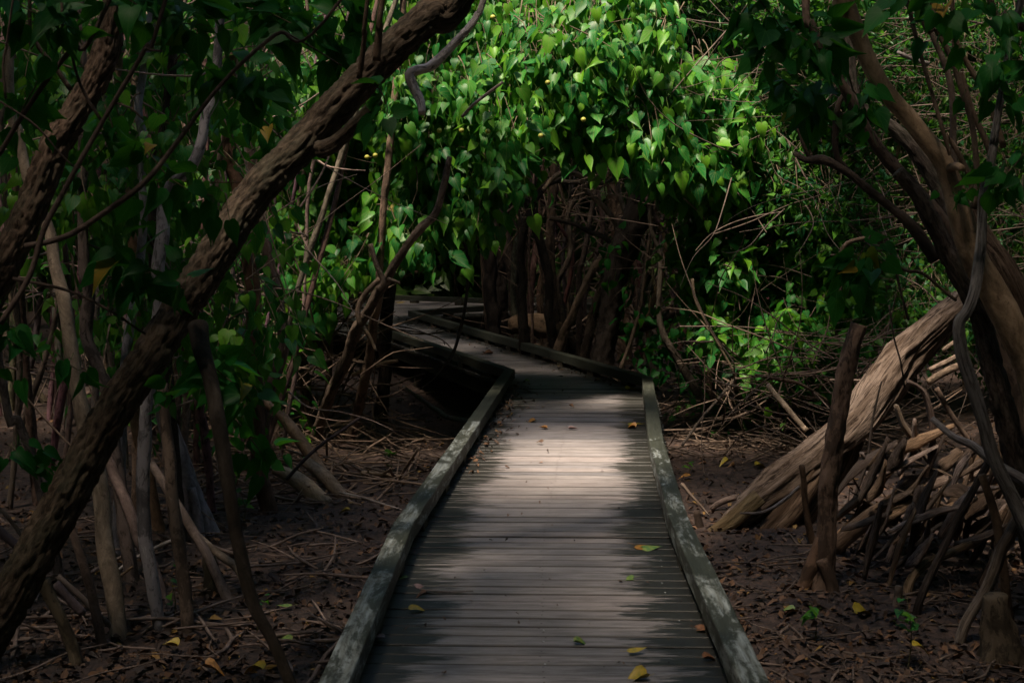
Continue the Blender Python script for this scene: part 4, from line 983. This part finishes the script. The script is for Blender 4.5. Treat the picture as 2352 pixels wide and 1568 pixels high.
crown_tree('leafy tree with the brightest yellow green leaves, right of the bright foliage over the boardwalk', [(1640, 300), (1655, 450), (1650, 640), (1640, 800)], [13.2], [16, 24],
    [(1470, 170), (1560, 190), (1640, 170), (1720, 200), (1740, 330), (1710, 420), (1660, 410), (1645, 480), (1600, 430), (1550, 440), (1490, 380)],
    420, lambda x, y: 11.0 + .3 * noise(x / 60., y / 60., 14), .4, (4, 6), (.08, .15), hole=(-.5, 5))
crown_tree('leafy tree in the deep background behind the pale left stems', [(420, 200), (430, 400), (425, 600), (430, 900)], [13.6], [16, 26],
    [(-60, -60), (950, -60), (900, 100), (700, 300), (620, 600), (560, 760), (420, 700), (300, 800), (120, 640), (-60, 560)],
    1900, lambda x, y: 11.6 + .8 * noise(x / 90., y / 90., 24), .9, (4, 6), (.09, .16), hole=(-.3, 7), detail=False)
crown_tree('leafy tree with cool dark green leaves growing among the left stems', [(265, 60), (280, 240), (300, 500), (310, 760)], [8.8], [12, 20],
    [(40, 60), (560, 20), (640, 220), (600, 480), (690, 700), (640, 900), (520, 940), (420, 760), (300, 860), (160, 760), (60, 480)],
    420, lambda x, y: 7.6 + .9 * noise(x / 90., y / 90., 84), .6, (3, 6), (.06, .125), M_leaf, hole=(.05, 17), detail=True, spread=.12)
crown_tree('small leaved tree with untidy mixed leaves at upper right centre', [(1590, 100), (1600, 260), (1640, 500), (1680, 780)], [12.8], [14, 24],
    [(1440, -70), (1960, -70), (1990, 200), (1960, 480), (1860, 560), (1740, 470), (1660, 380), (1640, 220), (1540, 210), (1460, 120)],
    2600, lambda x, y: 12.1 - 1.2 * np.clip((x - 1740) / 60, 0, 1) + .7 * noise(x / 80., y / 80., 34), .8, (3, 6), (.045, .10), M_leaf_small, hole=(-.5, 9), detail=False, spread=.14, droop=.35, jit=.8)
crown_tree('small leaved tree filling the background behind the right trunk clump', [(2150, 60), (2130, 260), (2120, 500), (2100, 760)], [13.8], [16, 26],
    [(1900, -70), (2430, -70), (2430, 800), (2280, 860), (2080, 760), (1900, 740), (1860, 520), (1930, 300)],
    2700, lambda x, y: 12.4 + 1.1 * noise(x / 80., y / 80., 44), .9, (3, 6), (.04, .09), M_leaf_small, hole=(-.38, 12), detail=False, spread=.14, droop=.35, jit=.8)
def undergrowth(label, poly, n, dfn, thick, k, size, mat=M_leaf, hole=-.3, detail=True, face=(-.1, -.5, .9)):
    mb, tw = MB(), MB(); C = spray_centres(poly, n, dfn, thick, (hole, 3)); zz = gz(C[:, 0], C[:, 1]) + .05; C[:, 2] = np.maximum(C[:, 2], zz)
    foliage(mb, C, k, size, detail, .10, face, .5)
    return tag(mb.build('undergrowth', mat), label, 'undergrowth', kind='stuff')
undergrowth('heart leaved creeper covering the brushwood at right centre', [(1560, 420), (1760, 440), (1960, 560), (1980, 780), (1930, 900), (1800, 880), (1640, 800), (1570, 640)], 1100, lambda x, y: 11.2 - .0022 * (y - 650) + .5 * noise(x / 60., y / 60., 54), .45, (3, 5), (.06, .125), M_leaf, -.5)
undergrowth('sparse creeper leaves in the dark beyond the right rail', [(1380, 560), (1620, 500), (1620, 960), (1500, 850), (1400, 720)], 90, lambda x, y: 12.9 + 0 * x, .5, (2, 4), (.07, .12), M_leaf_shaded, -.2)
undergrowth('low seedlings among the sticks by the fallen trunk', [(1560, 880), (1980, 840), (1960, 1000), (1700, 1010), (1560, 980)], 110, lambda x, y: 6000. / (y - 480) - .15, .05, (2, 4), (.05, .09), M_leaf, -.3)
undergrowth('small green leaves low in the dark under the left stems', [(130, 760), (640, 700), (700, 980), (420, 1000), (150, 980)], 150, lambda x, y: 9.5 + 1.5 * np.abs(noise(x / 60., y / 60., 64)), .6, (2, 4), (.06, .10), M_leaf, -.3)
undergrowth('thin creeper leaves lit through the gap behind the silver stem', [(1960, 560), (2220, 560), (2240, 800), (2060, 860), (1980, 760)], 330, lambda x, y: 11.5 + .8 * noise(x / 50., y / 50., 66), .6, (3, 5), (.04, .08), M_leaf_small, -.3)

# leafy shoots: a bare twig with its leaves
def shoot(label, tw_pts, d, cl, n, size, mat=M_leaf_shaded, w=4, face=(-.1, -.8, .5), group=None, rx=None):
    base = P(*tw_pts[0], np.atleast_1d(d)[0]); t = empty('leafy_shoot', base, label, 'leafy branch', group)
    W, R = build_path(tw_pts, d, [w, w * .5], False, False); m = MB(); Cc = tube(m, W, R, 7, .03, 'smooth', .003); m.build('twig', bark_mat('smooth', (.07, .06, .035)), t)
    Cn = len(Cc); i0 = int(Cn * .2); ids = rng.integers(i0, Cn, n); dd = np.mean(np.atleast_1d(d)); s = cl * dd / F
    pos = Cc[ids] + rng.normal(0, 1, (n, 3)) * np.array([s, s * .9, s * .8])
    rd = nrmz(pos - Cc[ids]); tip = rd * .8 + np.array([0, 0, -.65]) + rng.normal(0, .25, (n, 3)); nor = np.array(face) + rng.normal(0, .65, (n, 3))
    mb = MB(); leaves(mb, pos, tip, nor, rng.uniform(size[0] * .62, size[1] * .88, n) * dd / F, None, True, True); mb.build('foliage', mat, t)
D4 = [4.3]
for a in [
    ('dark leaves hanging over the furrowed trunk at upper left of it', [(330, 330), (380, 400), (440, 440), (490, 450)], [4.4], 30, 16, (60, 95)),
    ('dark leafy shoot in front of the pale stems at left middle', [(200, 560), (280, 590), (350, 640), (440, 660)], [4.6], 26, 20, (55, 85)),
    ('dark leaves beneath the furrowed trunk around the descending limb', [(440, 800), (500, 850), (560, 900), (600, 960)], [5.4], 30, 20, (50, 85)),
    ('leaf cluster hanging near the end of the descending limb shadow', [(540, 960), (570, 1000), (600, 1040), (610, 1060)], [5.6], 22, 12, (45, 75)),
    ('single group of large leaves left of the descending limb', [(395, 860), (390, 890), (380, 920), (378, 930)], [4.6], 12, 4, (60, 90)),
    ('leaves at the left edge above the leaning grey stem', [(20, 700), (20, 760), (30, 820), (40, 850)], [4.4], 20, 9, (50, 80)),
    ('pair of leaves in front of the pale bending stem', [(120, 800), (150, 830), (180, 850), (190, 850)], [4.8], 14, 5, (45, 65)),
    ('leaves in the lower left gap near the edge', [(20, 1020), (60, 1060), (110, 1080), (130, 1100)], [4.9], 24, 12, (45, 75)),
    ('large shaded leaves in the very top left corner', [(-20, -20), (60, 20), (130, 50), (180, 70)], [4.3], 34, 22, (60, 95)),
    ('dark leaves along the top edge beside the leaning left trunk', [(250, -30), (330, 20), (400, 50), (480, 60)], [4.5], 34, 26, (55, 90)),
    ('dark leaves at the top edge between the left stems and the furrowed trunk', [(520, -30), (600, 20), (680, 60), (740, 90)], [5.8], 38, 34, (55, 90)),
    ('dark leaves hanging above the middle of the slanting shoot', [(420, 120), (480, 160), (540, 180), (600, 190)], [4.6], 32, 20, (55, 85)),
    ('leaves hanging left of the leaning left trunk', [(100, 170), (70, 220), (50, 260), (40, 310)], [4.5], 28, 12, (50, 80)),
    ('leafy shoot in front of the leaning left trunk', [(240, 240), (260, 300), (240, 340), (200, 380)], [4.7], 30, 10, (45, 75)),
    ('leaves behind the slanting shoot close to the furrowed trunk', [(560, 220), (600, 270), (640, 310), (650, 350)], [6.2], 34, 24, (45, 70)),
    ('broad black green leaves hanging below the top of the furrowed trunk', [(860, 190), (880, 220), (890, 250), (885, 270)], [4.8], 16, 5, (60, 95)),
    ('leaves to the upper left of the furrowed trunk top', [(760, -20), (790, 40), (800, 90), (790, 130)], [5.9], 34, 20, (55, 85)),
    ('dark leaves growing from the top edge right of centre', [(1720, -30), (1760, 20), (1790, 60), (1800, 100)], [5.0], 36, 22, (50, 85)),
    ('dark hanging leaves left of the smooth tan tree, upper', [(1800, 60), (1850, 90), (1880, 110), (1910, 110)], [5.2], 34, 24, (50, 85)),
    ('dark hanging leaves left of the smooth tan tree, lower', [(1780, 170), (1830, 210), (1870, 240), (1890, 270)], [5.4], 32, 20, (50, 85)),
    ('leaves hanging in front of the parallel mottled trunk', [(1950, 170), (1960, 210), (1980, 230), (1990, 270)], [5.3], 26, 10, (45, 70)),
    ('leaves crowding the top edge over the right clump', [(2080, -30), (2140, 10), (2200, 40), (2260, 60)], [5.0], 44, 26, (45, 75)),
    ('leaves at the right edge near the top', [(2352, 90), (2320, 130), (2290, 180), (2280, 220)], [4.8], 38, 18, (45, 75)),
    ('blue green leaves edge on at the right edge', [(2370, 330), (2330, 380), (2300, 410), (2280, 430)], [4.8], 28, 10, (50, 75)),
    ('leaves hanging under the dark knotted branch', [(2000, 540), (1970, 600), (1960, 640), (1950, 680)], [6.2], 34, 20, (45, 80)),
    ('small leafy twig across the smooth tan tree', [(2240, 420), (2220, 440), (2200, 450), (2180, 450)], [5.0], 16, 7, (30, 50)),
    ]:
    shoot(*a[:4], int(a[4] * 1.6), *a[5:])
shoot('bright leafy shoot hanging alone above the far end of the boardwalk', [(968, 570), (985, 590), (1000, 615), (1000, 640)], [10.4], 24, 14, (38, 56), M_leaf, 4, (0, -.9, .5))
shoot('leafy shoot hanging beside the arching tree', [(800, 520), (840, 560), (850, 590), (850, 620)], [10.6], 30, 18, (34, 52), M_leaf, 4, (0, -.9, .5))
shoot('leaf sprig at the foot of the dark kinked trunk', [(640, 760), (670, 750), (690, 760), (700, 770)], [9.3], 14, 9, (30, 46), M_leaf, 3)

def seedling(label, px, py, h, n, size):
    b = G(px, py); b[2] = float(gz(b[0], b[1])); t = empty('seedling', b, label, 'seedling')
    m = MB(); tube(m, [b, b + np.array([.01, 0, h * .5]), b + np.array([-.01, .01, h])], [.003, .0025, .0015], 6, .04, 'smooth', .002); m.build('stem', bark_mat('smooth', (.10, .09, .04)), t)
    pos = b + np.array([0, 0, 1.]) * rng.uniform(h * .6, h, (n, 1)) + rng.normal(0, .03, (n, 3)); a = rng.uniform(0, 6.3, n)
    mb = MB(); leaves(mb, pos, np.stack([np.cos(a), np.sin(a), np.full(n, -.15)], 1), np.stack([rng.normal(0, .3, n), np.full(n, -.4), np.ones(n)], 1), rng.uniform(*size, n)); mb.build('foliage', M_leaf, t)
seedling('bright green seedling at the left of the boardwalk by the brushwood', 897, 1075, .13, 7, (.04, .07))
seedling('tiny bright seedling beside the right rail', 1582, 1085, .08, 5, (.035, .05))
seedling('dark seedling on the mud below the scarred broken trunk', 1870, 1475, .14, 6, (.05, .08))
seedling('tall thin seedling near the long dark pole at bottom right', 2085, 1530, .34, 9, (.04, .07))
seedling('seedling between the stems at lower left', 590, 1450, .16, 5, (.03, .05))
seedling('small seedling in front of the mossy stump', 400, 1440, .22, 7, (.03, .05))
seedling('seedling by the dark roots left of the heap of sticks', 560, 1190, .16, 8, (.04, .07))

# ------------------------------------------------------------------ unseen forest canopy added to block the sky, its gaps shaped to place light
SUN = np.array([-.22, -.34, .915]); SUN /= np.linalg.norm(SUN)
def gap(P_):
    """true in the canopy openings shaped to send sunlight onto chosen spots"""
    def pr(z0):
        k = (P_[:, 2] - z0) / SUN[2]; return P_[:, 0] - SUN[0] * k, P_[:, 1] - SUN[1] * k
    x, y = pr(0.); g = ((x - .42) / .62) ** 2 + ((y - 8.3) / 1.05) ** 2 < rng.uniform(.45, 1.7, len(x))
    x, y = pr(2.6); g |= ((x - .75) / 1.85) ** 2 + ((y - 11.0) / 1.35) ** 2 < 1
    g |= ((x - 4.2) / 2.4) ** 2 + ((y - 13.5) / 2.2) ** 2 < rng.uniform(.1, .8, len(x))
    x, y = pr(0.); g |= (((x - .3) / .75) ** 2 + ((y - 6.6) / 1.7) ** 2 < 1) & (rng.uniform(0, 1, len(x)) < .26)
    x, y = pr(2.6); g |= (((x + 1.7) / 1.6) ** 2 + ((y - 10.9) / 1.6) ** 2 < 1) & (rng.uniform(0, 1, len(x)) < .8)
    g |= (((x + 4.2) / 2.0) ** 2 + ((y - 12.2) / 1.7) ** 2 < 1) & (rng.uniform(0, 1, len(x)) < .75)
    x, y = pr(.6); g |= (noise(x * 1.5, y * 1.5, 4.4) > .62) & (y > 5.5) & (y < 17) & ~((np.abs(x - .2) < 1.3) & (y < 7.2)) & ~((x < -1.3) & (y < 9)) & ~((np.abs(x) < 2) & (y > 13))
    g |= (((x - 3.) / 1.1) ** 2 + ((y - 7.4) / .9) ** 2 < 1) & (rng.uniform(0, 1, len(x)) < .5)
    x, y = pr(1.2); g |= (((x - 3.7) / .9) ** 2 + ((y - 11.8) / 1.1) ** 2 < 1) & (rng.uniform(0, 1, len(x)) < .85)
    x, y = pr(2.6)
    g |= (((x - 3.7) / 1.8) ** 2 + ((y - 11.6) / 1.8) ** 2 < 1) & (rng.uniform(0, 1, len(x)) < .12)
    x, y = pr(.2); g |= ((x - 2.4) / .8) ** 2 + ((y - 8.6) / 1.2) ** 2 < rng.uniform(.0, .9, len(x))
    return g
def canopy():
    n = 165000
    x = rng.uniform(-15, 15, n); y = rng.uniform(-9, 31, n); z = 5.0 + .5 * noise(x * .35, y * .35, 2) + rng.uniform(0, 1.3, n)
    C = np.stack([x, y, z], 1); C = C[~gap(C)]
    m = 90000; s = rng.uniform(0, 1, m); q = rng.uniform(0, 1, m); t = rng.uniform(0, 2.2, m)  # leaf walls all round; unseen ones added to keep low sky light out
    W = np.where(s[:, None] < .3, np.stack([-15 + t, -9 + 40 * q], 1), np.where(s[:, None] < .6, np.stack([15 - t, -9 + 40 * q], 1), np.where(s[:, None] < .8, np.stack([-15 + 30 * q, -9 + t], 1), np.stack([-15 + 30 * q, 31 - t], 1))))
    C2 = np.column_stack([W, rng.uniform(-.6, 6.4, m)])
    m3 = 30000; C2 = np.vstack([C2, np.stack([rng.uniform(-11, 11, m3), rng.uniform(23.6, 27, m3), rng.uniform(-.6, 5.5, m3)], 1)])
    for nm, lab, cc in (('canopy', 'unseen leaf canopy added overhead to shade the path, gaps placed for the light', C), ('distant_foliage', 'dense dark forest foliage far off on every side', C2)):
        k = len(cc); mb = MB()
        leaves(mb, cc, rng.normal(0, .5, (k, 3)) + np.array([0, 0, -.4]), rng.normal(0, .45, (k, 3)) + (np.array([0, 0, 1.]) if nm == 'canopy' else np.array([0, -.6, .3])), rng.uniform(.2, .32, k) * (1 if nm == 'canopy' else 1.6), None, False, False)
        tag(mb.build(nm, M_leaf_far, smooth=False), lab, 'foliage', kind='stuff')
canopy()

# ------------------------------------------------------------------ light, camera, render
sc = bpy.context.scene
w = bpy.data.worlds.new('World'); sc.world = w; w.use_nodes = True
nt = w.node_tree; bg = nt.nodes['Background']; sky = nt.nodes.new('ShaderNodeTexSky'); sky.sky_type = 'NISHITA'; sky.sun_disc = False
sky.sun_elevation = math.asin(SUN[2]); sky.sun_rotation = math.atan2(SUN[0], SUN[1])
nt.links.new(sky.outputs[0], bg.inputs[0]); bg.inputs[1].default_value = .11
sl = bpy.data.lights.new('sun', 'SUN'); sl.energy = 4.6; sl.angle = math.radians(8); sl.color = (1, .84, .66)
so = bpy.data.objects.new('sun', sl); col.objects.link(so); so.rotation_euler = Vector(SUN).to_track_quat('Z', 'Y').to_euler(); so.location = (0, 0, 20)

cam = bpy.data.cameras.new('camera'); co = bpy.data.objects.new('camera', cam); col.objects.link(co)
co.location = (0, 0, CAMZ); co.rotation_euler = (math.pi / 2 - PITCH, 0, 0)
cam.sensor_width = 36; cam.lens = 36 * F / 2352; cam.clip_end = 500; cam.clip_start = .1
cam.dof.use_dof = True; cam.dof.focus_distance = 9.; cam.dof.aperture_fstop = 7.
sc.camera = co
sc.view_settings.view_transform = 'Standard'; sc.view_settings.look = 'None'; sc.view_settings.exposure = 1.45; sc.view_settings.gamma = 1
sc.render.engine = 'CYCLES'
sc.cycles.max_bounces = 6; sc.cycles.diffuse_bounces = 4; sc.cycles.transparent_max_bounces = 4; sc.cycles.transmission_bounces = 2; sc.cycles.glossy_bounces = 2
